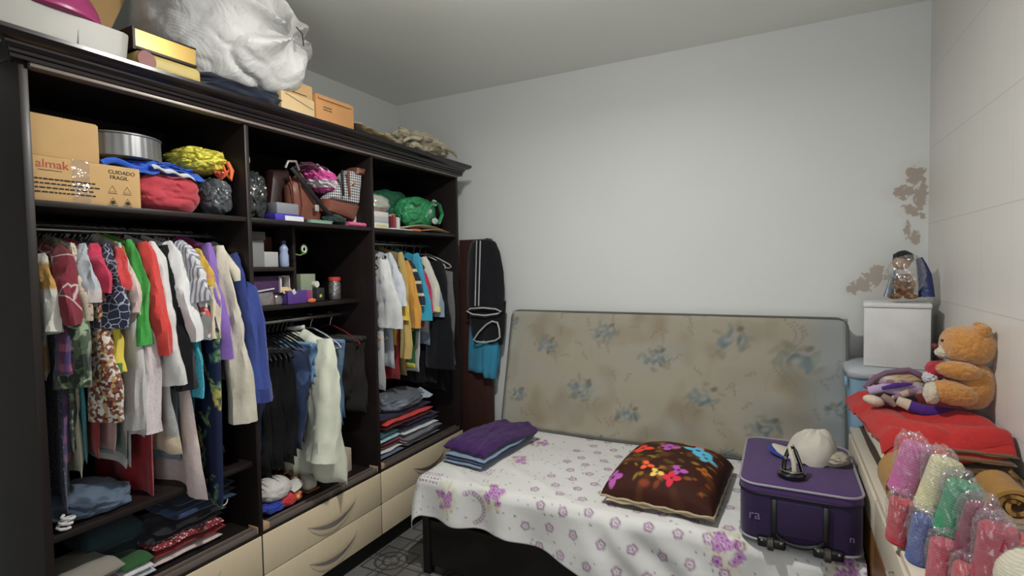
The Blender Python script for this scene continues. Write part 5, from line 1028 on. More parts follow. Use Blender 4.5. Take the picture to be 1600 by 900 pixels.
t = thing('shorts', 'bright teal blue shorts hanging below the black track pants', 'clothing', (-1.76, 3.03, .78)); TL = ct('teal_blue_shorts', (40, 135, 172), g=1.5, bump=.5)
r3 = rows(((505, 733, 782), (540, 731, 779), (565, 730, 778), (582, 729, 775)), YP+.03); M().slab(24, 14, hs(r3, YP+.045, .02, .014, 5), .012).build('leg', TL, t)
r4 = rows(((530, 752, 781), (565, 754, 779), (590, 758, 777)), YP+.03); M().slab(16, 12, hs(r4, YP+.02, .02, .010, 2), .010).build('leg', TL, t)
t = thing('dark_cloth', 'small dark cloth peak above the track pants on the panel', 'cloth', (-1.75, 3.05, 1.66)); M().blob((P(762, 377, 'Y', 3.06)), (.03, .03, .02), 3, .2, 2).build('fabric', TB, t)
# ================================================================== ON THE BED
BZ = .502
t = folded('jeans', 'light blue folded jeans under the purple cloth on the bed', (-1.40, 2.44, BZ), (.26, .54, .050), [ct('pale_denim_fold', (125, 142, 168), g=1.4), ct('mid_denim_fold', (92, 112, 145), g=1.4), ct('pale_denim_fold', (120, 145, 180), g=1.5)], 51, rot=-.08, amp=.004)
m = M(); pr = rnd(3)
def pf(u, v):
    x, y = (u-.5)*.27, (v-.5)*.52; r_ = -.12; X_ = -1.40+x*math.cos(r_)-y*math.sin(r_); Y_ = 2.46+x*math.sin(r_)+y*math.cos(r_)
    return Vector((X_, Y_, BZ+.075+.014*noise.noise(Vector((x*9, y*5, 4)))+.012*noise.noise(Vector((x*19, y*8, 7)))+.006*noise.noise(Vector((x*45, y*20, 7)))+.012*math.sin(v*4)-.012*abs(2*u-1)**3)), Vector((0, 0, 1))
m.slab(80, 100, pf, .024, crown=9)
b = m.build('folded_garment', ct('deep_purple_cloth', (66, 32, 92), bump=.7, g=1.3)); tag(b, 'deep purple folded garment on top of the jeans on the bed', 'clothing')
# cushion
t = thing('cushion', 'dark brown cushion with bright red, blue and yellow flowers', 'cushion', (-.44, 2.38, BZ))
q = []; m = M(); NU, NV = 120, 120
def cf(u, v):
    x, y = (2*u-1), (2*v-1); cx, cy_2 = -.435, 2.365
    pin = 1-.06*(1-y*y) if False else 1
    X_ = x*.225*(1-.07*(1-abs(x))*abs(y)**2); Y_ = y*.285*(1-.06*abs(x)**2*(1-abs(y)))
    X_ *= (1-.06*(1-y*y)*0+.0); r_ = -.05
    hh = ((1-abs(x)**3.0)*(1-abs(y)**3.0))**.42
    q.append((x*.225, y*.285)); return (cx+X_*math.cos(r_)-Y_*math.sin(r_), cy_2+X_*math.sin(r_)+Y_*math.cos(r_)), hh
vs = []
for sg in (1, -1):
    for j in range(NV):
        for i in range(NU):
            (x, y), hh = cf(i/(NU-1), j/(NV-1)); u_, v_ = i/(NU-1), j/(NV-1)
            z = BZ+.030+(sg*.125*hh if sg > 0 else -.026*hh)+(.004*noise.noise(Vector((x*12, y*12, 5)))*(hh if sg > 0 else .3))+.008*(1-abs(2*u_-1))*0
            vs.append((x, y, z))
n_ = NU*NV; fs = []
for j in range(NV-1):
    for i in range(NU-1): a = j*NU+i; fs.append((a, a+1, a+NU+1, a+NU)); fs.append((n_+a, n_+a+NU, n_+a+NU+1, n_+a+1))
for i in range(NU-1): fs.append((i, n_+i, n_+i+1, i+1)); a = (NV-1)*NU+i; fs.append((a, a+1, n_+a+1, n_+a))
for j in range(NV-1): a = j*NU; fs.append((a, a+NU, n_+a+NU, n_+a)); a += NU-1; fs.append((a, n_+a, n_+a+NU, a+NU))
m.add(vs, fs); qa = np.array(q); U, V = qa[:, 0], qa[:, 1]; col = np.tile(np.array([.040, .012, .008]), (len(U), 1)); R = rnd(8)
nz_ = np.array([noise.noise(Vector((a*13, b*13, 2))) for a, b in q]); mixc(col, sstep(nz_, .15, .55)*.6, (.14, .055, .015))
for k in range(110): ell(col, U, V, R.uniform(-.2, .2), R.uniform(-.27, .27), R.uniform(.006, .022), R.uniform(.004, .013), R.uniform(0, 3), R.choice([(.35, .22, .03), (.30, .06, .02), (.12, .10, .02), (.30, .12, .03)]), .6, .5)
def petals(cx, cy, s, n, cc, seed, sp=1.0):
    r_ = rnd(seed)
    for k in range(n): a_ = k*2*PI/n+r_.uniform(-.3, .3); ell(col, U, V, cx+s*.55*math.cos(a_), cy+s*.55*math.sin(a_), s*.52, s*.36, a_, cc, 1, .12)
    ell(col, U, V, cx, cy, s*.2, s*.2, 0, (.05, .03, .02), .9)
petals(-.135, .03, .052, 4, (.75, .06, .03), 1); petals(-.02, .07, .044, 4, (.42, .09, .42), 2); petals(.10, .10, .060, 4, (.10, .45, .65), 3); petals(.145, .035, .045, 4, (.10, .45, .65), 4)
petals(.07, -.16, .036, 3, (.42, .09, .42), 5); petals(.055, -.215, .036, 4, (.60, .03, .06), 6); petals(-.065, -.16, .032, 3, (.80, .12, .04), 7); petals(-.01, -.20, .030, 3, (.75, .50, .12), 8); petals(-.19, -.235, .04, 4, (.40, .10, .35), 9)
petals(.08, .20, .05, 5, (.75, .12, .03), 10); petals(.02, .22, .035, 5, (.70, .45, .10), 11); petals(.16, -.10, .03, 4, (.35, .12, .02), 13); petals(-.05, .24, .03, 4, (.5, .1, .3), 14)
m.build('cushion_body', painted('velvet_print', .7, .3), t, colors=col)
m = M(); rim = []
for k in range(80):
    a_ = k/80*4; e, f = int(a_), a_-int(a_); u_, v_ = ((f, 0), (1, f), (1-f, 1), (0, 1-f))[e]; (x, y), hh = cf(u_, v_); rim.append((x, y, BZ+.028+.003*math.sin(k*1.7)))
m.tube(rim, .005, 8, closed=True).build('seam_edge', ct('cream_seam_cloth', (190, 165, 130), g=1.3), t)
m = M(); m.slab(40, 5, lambda u, v: (Vector((-.435-.215+.43*u, 2.365-.262-.020*v, BZ+.012+.016*(1-v)+.003*math.sin(u*30))), Vector((0, -.3, 1)).normalized()), .006, crown=6); m.build('cream_underside', ct('cream_seam_cloth', (190, 165, 130), g=1.3), t)

# suitcase
SX0, SX1, SY0, SY1, SZ0, SZ1 = -.130, .248, 2.0, 2.545, .508, .722
t = thing('suitcase', 'purple fabric suitcase lying flat on the bed', 'suitcase', ((SX0+SX1)/2, (SY0+SY1)/2, SZ0)); PF = ct('purple_suitcase_fabric', (74, 48, 100), bump=.15, g=1.3, rough=.7); PFD = ct('dark_purple_suitcase_fabric', (50, 34, 72), bump=.15, g=1.25, rough=.7); BP = plain('black_suitcase_plastic', (20, 20, 22), .35, .5, g=1)
scx, scy, shx, shy = (SX0+SX1)/2, (SY0+SY1)/2, (SX1-SX0)/2, (SY1-SY0)/2
m = M(); rloft(m, scx, scy, shx, shy, .06, ((SZ0, -.014), (SZ0+.012, -.003), (SZ0+.03, 0), (SZ1-.034, 0))); m.build('case_body', PFD, t)
m = M(); rloft(m, scx, scy, shx, shy, .06, ((SZ1-.032, .001), (SZ1-.012, .002), (SZ1-.004, -.003), (SZ1-.001, -.02), (SZ1+.004, -.10)), cap0=True); m.build('lid', PF, t)
GP = plain('silver_grey_piping', (150, 145, 155), .4, .5, g=1.3)
for z, d in ((SZ1-.004, .001), (SZ0+.012, .0)): M().tube([(x, y, z) for x, y in rrect(scx, scy, shx+d, shy+d, .06, 8)], .0045, 8, closed=True).build('piping', GP, t)
M().tube([(x, y, SZ1-.034) for x, y in rrect(scx, scy, shx+.001, shy+.001, .06, 8)], .0035, 8, closed=True).build('zip', BP, t)
for sx in (-.085, .085):
    cg_ = M().box(scx+sx-.045, scx+sx+.045, SY0-.022, SY0+.01, SZ0-.003, SZ0+.032, bev=.008, seg=3).build('corner_guard', BP, t)
    M().lathe((scx+sx-.014, SY0-.024, SZ0+.016), [(.018, 0), (.022, .003), (.022, .019), (.018, .022)], 20, axis=(1, 0, 0)).build('wheel', plain('dark_rubber_wheel', (50, 45, 38), .5), cg_)
    for e in (-.03, .03): M().lathe((scx+sx+e, SY0-.022, SZ0+.024), [(.004, 0), (.003, .003)], 10, axis=(0, -1, 0)).build('rivet', METAL, cg_)
M().tube([(scx+.07*math.cos(a), SY0-.010-.0*math.sin(a), SZ0+.052-.034*math.sin(a)) for a in np.linspace(0, PI, 13)], [(.008, .006)]*13, 8).build('carrying_handle', BP, t)
M().box(scx-.075, scx+.075, SY0-.008, SY0+.002, SZ0+.045, SZ1-.05, bev=.004).build('front_pocket', PFD, t)
for sx in (-.078, .078): M().box(scx+sx-.010, scx+sx+.010, SY0-.010, SY0, SZ0+.02, SZ1-.045, bev=.003).build('strap_band', BP, t)
text('ra', t, 'woven_logo', plain('grey_violet_thread', (120, 100, 150), .6, g=1.3), (SX0+.030, SY0-.0016, SZ0+.085), .048, (PI/2, 0, 0))
text('n', t, 'woven_logo', plain('grey_violet_thread', (120, 100, 150), .6, g=1.3), (SX1-.045, SY0-.0016, SZ0+.065), .034, (PI/2, 0, 0))
# cap on suitcase
t = thing('cap', 'white cap with blue underbrim on the purple suitcase', 'cap', (.1, 2.36, SZ1+.004)); WC2 = ct('off_white_cap', (205, 195, 175), g=1.3)
cc = Vector((.105, 2.33, SZ1+.004)); m = M()
def capf(u, v):
    a_ = 2*PI*u; el = v*PI/2; r_ = math.cos(el)**.75; d = .012*noise.noise(Vector((math.cos(a_)*2, math.sin(a_)*2, v*3)))
    return cc+Vector((.088*r_*math.cos(a_)+.02*math.sin(el), .098*r_*math.sin(a_), .112*math.sin(el)+d-.006*abs(math.sin(3*a_))**8*math.cos(el)))
m.grid(48, 14, capf, closed_u=True).build('crown', WC2, t); M().lathe(cc+Vector((.02, 0, .109)), [(.008, 0), (.006, .005), (.001, .006)], 12).build('top_button', WC2, t)
M().slab(24, 14, lambda u, v: (cc+Vector((-.055-.080*v*(1-.25*(2*u-1)**2), (u-.5)*.13*(1-.4*v*v), .022+.0*v-.004+.020*v-.018*(2*u-1)**2)), Vector((0, 0, 1))), .003, crown=8).build('brim', WC2, t)
M().slab(24, 14, lambda u, v: (cc+Vector((-.057-.095*v*(1-.25*(2*u-1)**2), (u-.5)*.14*(1-.4*v*v), .013+.012*v-.012*(2*u-1)**2)), Vector((0, 0, 1))), .003, crown=8).build('underbrim', ct('bright_blue_underbrim', (40, 60, 150), g=1.3), t)
M().tube([cc+Vector((.070, -.04, .03)), cc+Vector((.11, -.02, .035)), cc+Vector((.135, .0, .018)), cc+Vector((.14, .04, .012))], [(.009, .003)]*4, 8, refv=(0, 0, 1)).build('adjusting_strap', plain('grey_strap', (150, 150, 145), .5, g=1.2), t)
M().blob(cc+Vector((.07, -.02, .02)), (.06, .06, .030), 7, .15, 2, .25, flat=SZ1+.005).build('folded_back', ct('shaded_cap_grey', (175, 165, 145), g=1.2), t)
# black glossy loop-shaped ornament
oc = P(1237, 742, 'Z', SZ1+.012); t = thing('desk_ornament', 'black and chrome glossy ornament with arched loop on the suitcase', 'ornament', (oc.x, oc.y, SZ1+.004)); GB_ = plain('gloss_black_plastic', (14, 14, 17), .08, .6, g=1, coat=.5)
def lathe_ell(m, c, prof, sx, n=40, rot=0):
    rings = []
    for r, z in prof: rings.append([(c[0]+r*sx*math.cos(a)*math.cos(rot)-r*math.sin(a)*math.sin(rot), c[1]+r*sx*math.cos(a)*math.sin(rot)+r*math.sin(a)*math.cos(rot), c[2]+z) for a in [2*PI*k/n for k in range(n)]])
    return loft(m, rings)
m = M(); lathe_ell(m, (oc.x, oc.y, SZ1+.005), [(.036, 0), (.042, .004), (.042, .014), (.034, .022), (.010, .024)], 1.12); m.build('base', GB_, t)
M().tube([(oc.x+.036*math.cos(a), oc.y-.002+.030*math.sin(a), SZ1+.031) for a in np.linspace(0, 2*PI, 33)[:-1]], .003, 8, closed=True).build('chrome_ring', CHROME, t)
M().tube([oc+Vector(p) for p in ((-.026, .0, .015), (-.022, .008, .05), (-.010, .012, .085), (.004, .012, .100), (.012, .008, .085), (.026, 0, .045), (.034, -.004, .015))], [(.008, .006), (.008, .006), (.007, .006), (.007, .007), (.008, .006), (.009, .006), (.009, .006)], 12).build('arched_loop', GB_, t)
M().tube([oc+Vector(p) for p in ((.008, -.014, .012), (.006, -.012, .05), (-.004, -.006, .085), (-.008, .002, .100))], [(.007, .003), (.008, .003), (.007, .003), (.005, .003)], 10).build('tan_band', plain('pale_tan_glaze', (190, 175, 150), .25, .5), t)
M().tube([oc+Vector(p) for p in ((-.022, -.008, .012), (-.020, -.006, .055))], [(.004, .004), (.003, .003)], 10).build('prong', GB_, t)
M().lathe(oc+Vector((-.020, -.006, .055)), [(.003, 0), (.006, .003), (.006, .009), (.002, .012)], 12).build('prong_tip', CHROME, t)

# ================================================================== RIGHT WALL: CHEST, PAD, RUGS, BLANKET, TOYS
t = thing('chest_of_drawers', 'low wooden chest with cream front along the right wall', 'chest of drawers', (.45, 1.95, 0)); ORW = wood_mat('orange_brown_wood', (.13, .055, .018), (.20, .09, .032), .4, .1); CRM = wood_mat('cream_laminate_front', (.52, .46, .36), (.58, .52, .42), .4, .1)
CX0, CY0, CY1, CTZ = .272, 1.22, 2.70, .765
M().box(CX0+.01, WR-.006, CY0, CY1, .06, CTZ-.016, bev=.003).build('carcass', ORW, t); M().box(CX0, WR-.006, CY0-.008, CY1+.006, CTZ-.018, CTZ, bev=.003).build('top', CRM, t)
for k, (a, b) in enumerate(((1.25, 1.96), (1.965, 2.68))):
    for z0, z1 in ((.62, .742), (.36, .612), (.10, .352)):
        d = M().box(CX0-.006, CX0+.010, a, b, z0, z1, bev=.003).build('drawer', CRM if z0 > .6 else ORW, t)
        M().tube([(CX0-.006, (a+b)/2-.04, (z0+z1)/2), (CX0-.022, (a+b)/2-.03, (z0+z1)/2), (CX0-.022, (a+b)/2+.03, (z0+z1)/2), (CX0-.006, (a+b)/2+.04, (z0+z1)/2)], .004, 8).build('handle', METAL, d)
for x in (CX0+.03, WR-.04):
    for y in (CY0+.03, CY1-.03): M().box(x-.015, x+.015, y-.015, y+.015, 0, .062, bev=.002).build('leg', ORW, t)
# cream pad
m = M(); m.slab(24, 40, lambda u, v: (Vector((.295+.30*u, 2.06+.60*v, CTZ+.083+.004*math.sin(v*7))), Vector((0, 0, 1))), .042, crown=9)
tag(m.build('foam_pad', ct('cream_pad_cloth', (215, 200, 165), bump=.2, g=1.3)), 'thick cream pad between the wooden chest and red blanket', 'pad')
m = M(); m.slab(16, 30, lambda u, v: (Vector((.30+.30*u, 2.03+.62*v, CTZ+.021+.003*math.sin(v*9))), Vector((0, 0, 1))), .019, crown=12)  # dark sheet put in for the shade of the gap below the pad
tag(m.build('dark_gap_sheet', ct('dark_gap_brown', (52, 38, 26))), 'thin dark brown sheet added for the shaded gap under the cream pad', 'blanket')
# rolled rugs (spiral section swept along Y)
RUG = ct('yellow_brown_woven_rug', (175, 125, 50), 'stripe', [(110, 72, 34)], 800, axis=1, thr=.5, bump=.8); RUG2 = ct('brown_woven_rug', (110, 80, 48), 'stripe', [(80, 58, 34)], 700, axis=2, thr=.4, bump=.8)
def rugroll(label, cx, cz, y0, y1, r, turns, mat, th=.010, sq=1.0, ph=0):
    t = thing('rolled_rug', label, 'rug', (cx, y0, cz-r)); n = int(turns*22); m = M(); sp = (r-.012)/turns
    o = []; 
    for k in range(n+1):
        a = ph+k/22*2*PI; rr = .012+sp*k/22
        o.append((math.cos(a)*rr, math.sin(a)*rr*sq))
    vs = []; NYs = 14
    for j in range(NYs):
        yj = y0+(y1-y0)*j/(NYs-1)
        for s_ in (1, -1):
            for k in range(n+1):
                x, z = o[k]; L = math.hypot(x, z)+1e-9; f = 1+s_*th*.42/L; vs.append((cx+x*f, yj+.004*math.sin(k*.5), cz+z*f))
    w_ = 2*(n+1); fs = []
    for j in range(NYs-1):
        for k in range(n):
            a = j*w_+k; fs.append((a, a+1, a+w_+1, a+w_)); a += n+1; fs.append((a, a+w_, a+w_+1, a+1))
    for j in (0, NYs-1):
        for k in range(n): a = j*w_+k; fs.append((a, a+n+1, a+n+2, a+1))
    m.add(vs, fs).build('woven_rug', mat, t); return t
rugroll('left yellow and brown rolled rug beside the pink yarn', .350, CTZ+.080, 1.80, 1.95, .076, 3.6, RUG, .013)
rugroll('right yellow and brown rolled rug against the tiled wall', .550, CTZ+.082, 1.79, 1.94, .056, 3.0, RUG, .012, ph=1)
folded('folded_rug', 'brown layered folded rug under the red blanket near the wall', (.525, 2.11, CTZ+.128), (.18, .30, .036), [RUG2, RUG2], 71, cat='rug')
folded('folded_rug', 'dark brown rug folded below the layered one, behind the right roll', (.525, 2.0, CTZ+.001), (.18, .085, .120), [RUG2]*4, 72, cat='rug')
b = M(); b.slab(16, 24, lambda u, v: (Vector((.455+.165*u, 1.84+.20*v, CTZ+.014)), Vector((0, 0, 1))), .012, crown=8); tag(b.build('folded_rug', ct('dark_charcoal_rug', (45, 42, 38))), 'dark folded rug under the right rolled rug', 'rug')
# red blanket
t = thing('red_blanket', 'bright red folded blanket under the teddy bear', 'blanket', (.43, 2.3, .92)); RB = ct('vivid_red_fleece', (190, 30, 26), g=1.35, bump=.6, rough=.75); RL = []
def redf(k, z0, th):
    def f(u, v):
        x = .300-.050*v+(.314+.050*v)*u-.008*k*(1-u); y = 2.00+.02*k+.56*v; w_ = .012*noise.noise(Vector((x*9, y*6, 3+k)))+.006*math.sin(y*26+x*9)
        return Vector((x, y-.03*math.sin(u*PI)*(1-v), z0+w_*1.3-.014*max(0, .16-abs(noise.noise(Vector((x*5+y*3, y*4-x*3, k+.5)))))/.16+.005*math.sin(y*34+x*22+k)+.004*math.sin(u*8)-.025*(1-u)-.03*max(0, .12-u)/.12*(1-v*.3)-.03*max(0, .06-v)/.06)), Vector((0, 0, 1))
    return f
for k in range(2): M().slab(50, 60, redf(k, .942+.022*k, .012), .0125, crown=8).build('folded_layer', RB, t)
b = M(); b.slab(20, 20, lambda u, v: (Vector((.25+.05*u, 2.38+.20*v, .935-.03*(1-u))), Vector((-.4, 0, 1)).normalized()), .018, crown=3); b.build('hanging_corner', RB, t)
# teddy bear, facing the room's left
def fur(name, c, c2):
    t_ = NT(name, .95, .1); co = t_.co(); t_.out(t_.mix(t_.noise(60, 4, co), C(c, 1.4), C(c2, 1.4))); t_.b.inputs['Sheen Weight'].default_value = .6
    t_.bump(t_.math('ADD', t_.noise(140, 4, co, .5), t_.noise(30, 3, co)), .8, .008); return t_.m
FUR = fur('orange_plush_fur', (192, 108, 30), (226, 148, 56)); CRF = fur('cream_plush', (215, 190, 150), (235, 215, 180))
BY = 2.28
def pp_(px, py, y=BY): return P(px, py, 'Y', y)
def fblob(c, r, seed, tilt=(0, 0, 0), ex=2.0, sub=5):
    m = M(); m.blob(c, r, seed, .035, 2.5, 0, sub=sub, ex=ex, tilt=tilt)
    # tufts
    m.v = [tuple(Vector(p)+(Vector(p)-Vector(c)).normalized()*.0032*noise.noise(Vector(p)*120)) for p in m.v]; return m
t = thing('teddy_bear', 'orange teddy bear sitting on the red blanket against the wall', 'teddy bear', tuple(pp_(1510, 641)))
M_ = fblob(pp_(1518, 600), (.064, .075, .088), 1); M_.build('body', FUR, t)
hd = fblob(pp_(1512, 539), (.076, .078, .066), 2, ex=2.3).build('head', FUR, t)
fblob(pp_(1536, 517, BY-.055), (.022, .018, .022), 3, sub=4).build('ear', FUR, hd); fblob(pp_(1530, 512, BY+.055), (.020, .018, .020), 4, sub=4).build('ear', FUR, hd)
mz = fblob(pp_(1475, 549), (.026, .034, .025), 5, sub=4).build('muzzle', CRF, hd); M().blob(pp_(1461, 541), (.011, .014, .010), 6, .05, 2, sub=3).build('nose', plain('dark_red_nose', (95, 30, 32), .35), hd)
for dy in (-.024, .03): M().blob(pp_(1474, 532, BY+dy)+Vector((-.003, 0, 0)), (.0045, .0045, .0045), 7, .0, 2, sub=3).build('eye', plain('black_eye', (12, 12, 12), .15), hd)
fblob(pp_(1498, 579, BY-.070), (.062, .027, .030), 8, tilt=(0, .10, 0)).build('arm', FUR, t); fblob(pp_(1495, 582, BY+.070), (.058, .026, .03), 9).build('arm', FUR, t)
lg_ = [fblob(pp_(1488, 614, BY-.065), (.070, .036, .040), 10, tilt=(0, .18, 0)).build('leg', FUR, t), fblob(pp_(1483, 612, BY+.060), (.070, .034, .038), 11, tilt=(0, .18, 0)).build('leg', FUR, t)]
for dy, sd, L_ in ((-.068, 12, lg_[0]), (.060, 13, lg_[1])): fblob(pp_(1456, 614, BY+dy), (.024, .030, .038), sd, sub=4).build('foot_sole', CRF, L_)
t2 = M(); t2.blob(pp_(1468, 577), (.040, .045, .030), 14, .12, 3, .1, sub=4); t2.build('red_heart_bow', ct('dark_red_satin', (165, 25, 45), rough=.4), t)
M().blob(pp_(1453, 590, BY-.01), (.022, .035, .022), 15, .2, 4, .3, sub=4).build('white_lace', ct('white_lace', (215, 210, 215), 'dots', [(150, 150, 170)], 180, thr=.3), t)
# cloth doll lying beside the bear
t = thing('cloth_doll', 'patchwork cloth doll in purple and beige lying beside the bear', 'doll', tuple(pp_(1400, 640, 2.38))); DY = 2.38
PWK = ct('beige_floral_patchwork', (175, 148, 122), 'patch', [(150, 125, 140), (190, 160, 130), (125, 95, 110), (180, 165, 150)], 48); LIL = ct('lilac_cotton', (170, 145, 185)); PRP = ct('deep_violet_sock', (78, 42, 130), g=1.4); SKN = ct('doll_cream_cloth', (210, 180, 150)); MAU = ct('dark_mauve_cloth', (105, 78, 98))
bn_ = M().blob(pp_(1403, 600, DY+.02), (.088, .075, .038), 81, .10, 2, .12, sub=5, tilt=(0, .12, 0)).build('bonnet', PWK, t)
M().blob(pp_(1410, 593, DY+.03), (.080, .06, .034), 82, .12, 2.5, .15, sub=5).build('bonnet_crown', ct('beige_brown_cotton', (178, 140, 105)), t)
M().tube([pp_(1352, 606, DY-.03), pp_(1365, 592, DY-.02), pp_(1385, 582, DY), pp_(1420, 578, DY), pp_(1448, 590, DY-.02), pp_(1456, 604, DY-.03)], [(.009, .014)]*6, 10).build('bonnet_ruffle', MAU, bn_)
M().tube([pp_(1358, 611, DY-.06), pp_(1380, 606, DY-.07), pp_(1405, 612, DY-.075), pp_(1430, 608, DY-.07), pp_(1452, 614, DY-.06)], [(.016, .013)]*5, 12).build('dress_sleeve', LIL, t)
M().tube([pp_(1378, 607, DY-.085), pp_(1400, 602, DY-.09), pp_(1425, 600, DY-.085)], [(.006, .006), (.010, .008), (.005, .005)], 8).build('purple_bow', PRP, t)
M().tube([pp_(1395, 622, DY-.09), pp_(1420, 613, DY-.09), pp_(1455, 613, DY-.075)], [(.008, .010), (.013, .012), (.009, .010)], 12).build('patchwork_ribbon', PWK, t)
M().blob(pp_(1365, 626, DY-.09), (.034, .024, .019), 83, .06, 2, tilt=(0, .25, 0)).build('hand', SKN, t)
M().tube([pp_(1378, 618, DY-.10), pp_(1390, 625, DY-.105), pp_(1398, 634, DY-.10)], [(.010, .008), (.013, .010), (.008, .008)], 10).build('bow_ribbon', ct('grey_beige_bow', (140, 120, 110)), t)
M().tube([pp_(1402, 626, DY-.10), pp_(1418, 632, DY-.11), pp_(1426, 637, DY-.115)], [(.017, .014), (.020, .016), (.020, .016)], 14).build('leg', SKN, t)
M().tube([pp_(1421, 634, DY-.113), pp_(1440, 641, DY-.12), pp_(1470, 645, DY-.12), pp_(1498, 647, DY-.12), pp_(1518, 650, DY-.115)], [(.020, .018), (.022, .019), (.021, .017), (.018, .014), (.010, .008)], 16).build('sock', PRP, t)
M().blob(pp_(1395, 622, DY-.02), (.075, .07, .028), 85, .08, 2, .1, sub=4, flat=.962).build('body', MAU, t)
# blue bin and foam box
t = thing('storage_bin', 'light blue plastic bin with white lid behind the red blanket', 'bin', (.435, 2.93, 0)); BB = plain('light_blue_plastic', (135, 180, 225), .4, .4, g=1.35)
m = M(); rloft(m, .43, 2.925, .150, .165, .04, ((0, -.03), (.01, -.025), (.5, -.012), (.96, 0), (.99, .004), (.99, -.004))); m.build('bin_body', BB, t)
m = M(); rloft(m, .43, 2.925, .158, .175, .045, ((.975, 0), (.985, .006), (1.000, .006), (1.012, -.004), (1.020, -.03))); m.build('lid', plain('white_bin_lid', (195, 205, 215), .4, g=1.15), t)
M().box(.262, .272, 2.80, 2.86, .93, .965, bev=.003).build('handle', BB, t)
t = thing('foam_box', 'white polystyrene box with lid standing on the blue bin', 'box', (.456, 2.9, 1.021)); FM = ct('white_polystyrene', (236, 228, 218), g=2.2, bump=.12, rough=.6)
fx0 = P(1357, 530, 'Y', 2.80).x; fx1 = P(1462, 530, 'Y', 2.80).x; zt_ = P(1400, 474, 'Y', 2.80).z
fxm = (fx0+fx1)/2; M().box(fx0, fx1, 2.805, 3.06, 1.021, zt_-.022, bev=.006, rot=-.13).build('box_body', FM, t); M().box(fx0-.003, fx1+.003, 2.801, 3.064, zt_-.021, zt_, bev=.006, rot=-.13).build('lid', FM, t)
# wrapped doll on the foam box
fy = 2.87; t = thing('wrapped_figurine', 'small brown figurine with dark hair in cellophane on the foam box', 'figurine', tuple(Vector((.48, fy, zt_)))); zf = zt_+.001
BRF = ct('brown_crochet', (150, 110, 70), 'blobs', [(95, 65, 45)], 40, thr=.5, bump=.8); 
f_ = lambda px, py, y=fy: P(px, py, 'Y', y)
M().lathe(f_(1413, 462), [(.030, 0), (.034, .03), (.026, .07), (.018, .095)], 20).build('body', BRF, t)
hd2 = M().blob(f_(1409, 410), (.034, .034, .033), 1, .02, 2).build('head', ct('tan_face_cloth', (165, 125, 92)), t)
hm = M(); hm.blob(f_(1411, 403, fy+.006), (.039, .036, .033), 5, .12, 4, .2); hm.build('hair', ct('black_green_hair', (36, 40, 36), bump=.8), hd2)
for px in (1398, 1423): M().blob(f_(px, 463, fy-.03), (.026, .03, .012), px, .1, 3, flat=zf).build('foot', BRF, t)
for sx in (-1, 1): M().tube([f_(1412+sx*9, 432), f_(1412+sx*15, 446, fy-.015), f_(1412+sx*7, 452, fy-.035)], [.010, .010, .008], 10).build('arm', BRF, t)
BLC = plain('dark_blue_foil', (32, 50, 110), .25, .5, bump=.5, bscale=30, g=1.3)
M().tube([f_(1436, 403, fy+.03), f_(1440, 414, fy+.03), f_(1444, 430, fy+.028), f_(1447, 446, fy+.025), f_(1448, 464, fy+.02)], [(.012, .008), (.019, .011), (.025, .014), (.028, .016), (.031, .018)], 20, refv=(1, 0, 0)).wrinkle(.004, 40, 20).build('blue_cape', BLC, t)
M().tube([f_(1398, 422, fy+.03), f_(1393, 440, fy+.028), f_(1388, 464, fy+.02)], [(.005, .005), (.012, .008), (.019, .012)], 16, refv=(1, 0, 0)).wrinkle(.003, 40, 20).build('blue_cape', plain('grey_blue_foil', (110, 122, 142), .25, .5, bump=.3, bscale=12, g=1.3), t)
M().blob(f_(1416, 428, fy), (.070, .062, .092), 17, .10, 2.2, .18, sub=5, flat=zf, ex=2.2).build('cellophane_wrap', plastic_film('clear_cellophane', (.97, .96, .93), .07, .16), t)

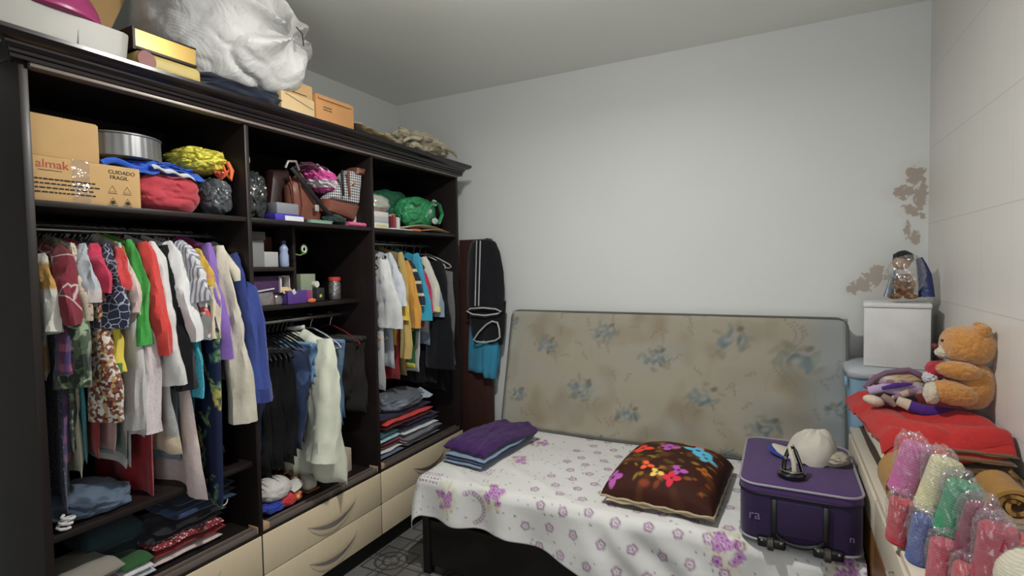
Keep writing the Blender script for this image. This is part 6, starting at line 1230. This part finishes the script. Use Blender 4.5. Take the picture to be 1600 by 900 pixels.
# ================================================================== YARN SKEINS IN PLASTIC
FILM = plastic_film('yarn_bag_film', (.97, .96, .97), .075, .06, 9, .12)
def skein(name, label, bot, top, y, rpx, c, film=True, dz=0, ang=0, group='yarn skeins in plastic on the chest'):
    B = P(bot[0], bot[1], 'Y', y); T = P(top[0], top[1], 'Y', y); r = (P(bot[0]+rpx, bot[1], 'Y', y)-B).x
    T = Vector((T.x, y+ang, T.z)); t = thing(name, label, 'yarn', tuple(B), None)
    ax = (T-B); L = ax.length; ax.normalize(); pts = []; rd = []; N = 60
    for k in range(N+1):
        q = k/N; e = min(q, 1-q)*L; rr = r*(1 if e > r*.25 else (.82+.18*math.sin(e/(r*.25)*PI/2)))*(1+.018*math.sin(k*2.1)); pts.append(B+ax*L*q); rd.append(rr)
    m = M(); m.tube(pts, rd, 32); mt_ = ct('yarn_%d_%d_%d' % c, c, 'stripe', [tuple(int(v*.82) for v in c)], 1250, axis=2, thr=.6, bump=.7, g=1.5); m.build('yarn', mt_, t)
    if film:
        m = M(); m.blob((B+T)/2+ax*.010, (r*1.10, r*1.10, L/2+.017), int(bot[0]), .10, 3.0, .28, sub=5, ex=3.6); m.build('plastic_wrap', FILM, t)
    return t
skein('yarn_skein', 'pink yarn skein in plastic, farthest of the wrapped row', (1408, 770), (1436, 694), 1.66, 25, (195, 90, 145))
skein('yarn_skein', 'cream yellow yarn skein in plastic behind the green one', (1450, 800), (1482, 718), 1.60, 27, (225, 210, 145))
skein('yarn_skein', 'green yarn skein in plastic beside the cream yellow one', (1482, 836), (1510, 755), 1.52, 29, (50, 140, 95))
skein('yarn_skein', 'dark maroon yarn skein in plastic between green and crimson', (1516, 876), (1540, 790), 1.44, 31, (120, 45, 68))
skein('yarn_skein', 'crimson yarn skein in plastic, nearest to the camera', (1545, 935), (1562, 822), 1.35, 33, (170, 42, 62))
skein('yarn_skein', 'bright red yarn skein below the pink one', (1404, 848), (1412, 780), 1.62, 22, (195, 40, 52))
skein('yarn_skein', 'blue yarn skein in plastic below the cream yellow one', (1436, 880), (1450, 808), 1.55, 24, (75, 92, 150))
skein('yarn_skein', 'rose red yarn skein below the green one', (1468, 925), (1478, 846), 1.47, 25, (195, 60, 80))
skein('yarn_skein', 'coral red yarn skein at the bottom edge of the pile', (1508, 960), (1516, 884), 1.40, 27, (200, 58, 62))
t = thing('yarn_ball', 'cream knitted yarn bundle at the lower right corner', 'yarn', tuple(P(1590, 940, 'Y', 1.30))); M().blob(P(1598, 905, 'Y', 1.32), (.045, .06, .06), 3, .05, 2, sub=5).build('yarn', ct('cream_knit_yarn', (220, 208, 175), 'stripe', [(195, 180, 145)], 1100, axis=2, thr=.3, bump=.9), t)
t = thing('yarn_skein', 'orange red yarn skein behind the cream bundle', 'yarn', tuple(P(1600, 850, 'Y', 1.42))); a_ = P(1590, 860, 'Y', 1.42); M().tube([a_, a_+Vector((.06, -.01, .012))], .035, 24).build('yarn', ct('orange_red_yarn', (205, 62, 40), bump=.7), t)
M().blob(a_+Vector((.01, -.005, .02)), (.055, .05, .045), 5, .08, 3, .2, sub=4).build('plastic_wrap', FILM, t)
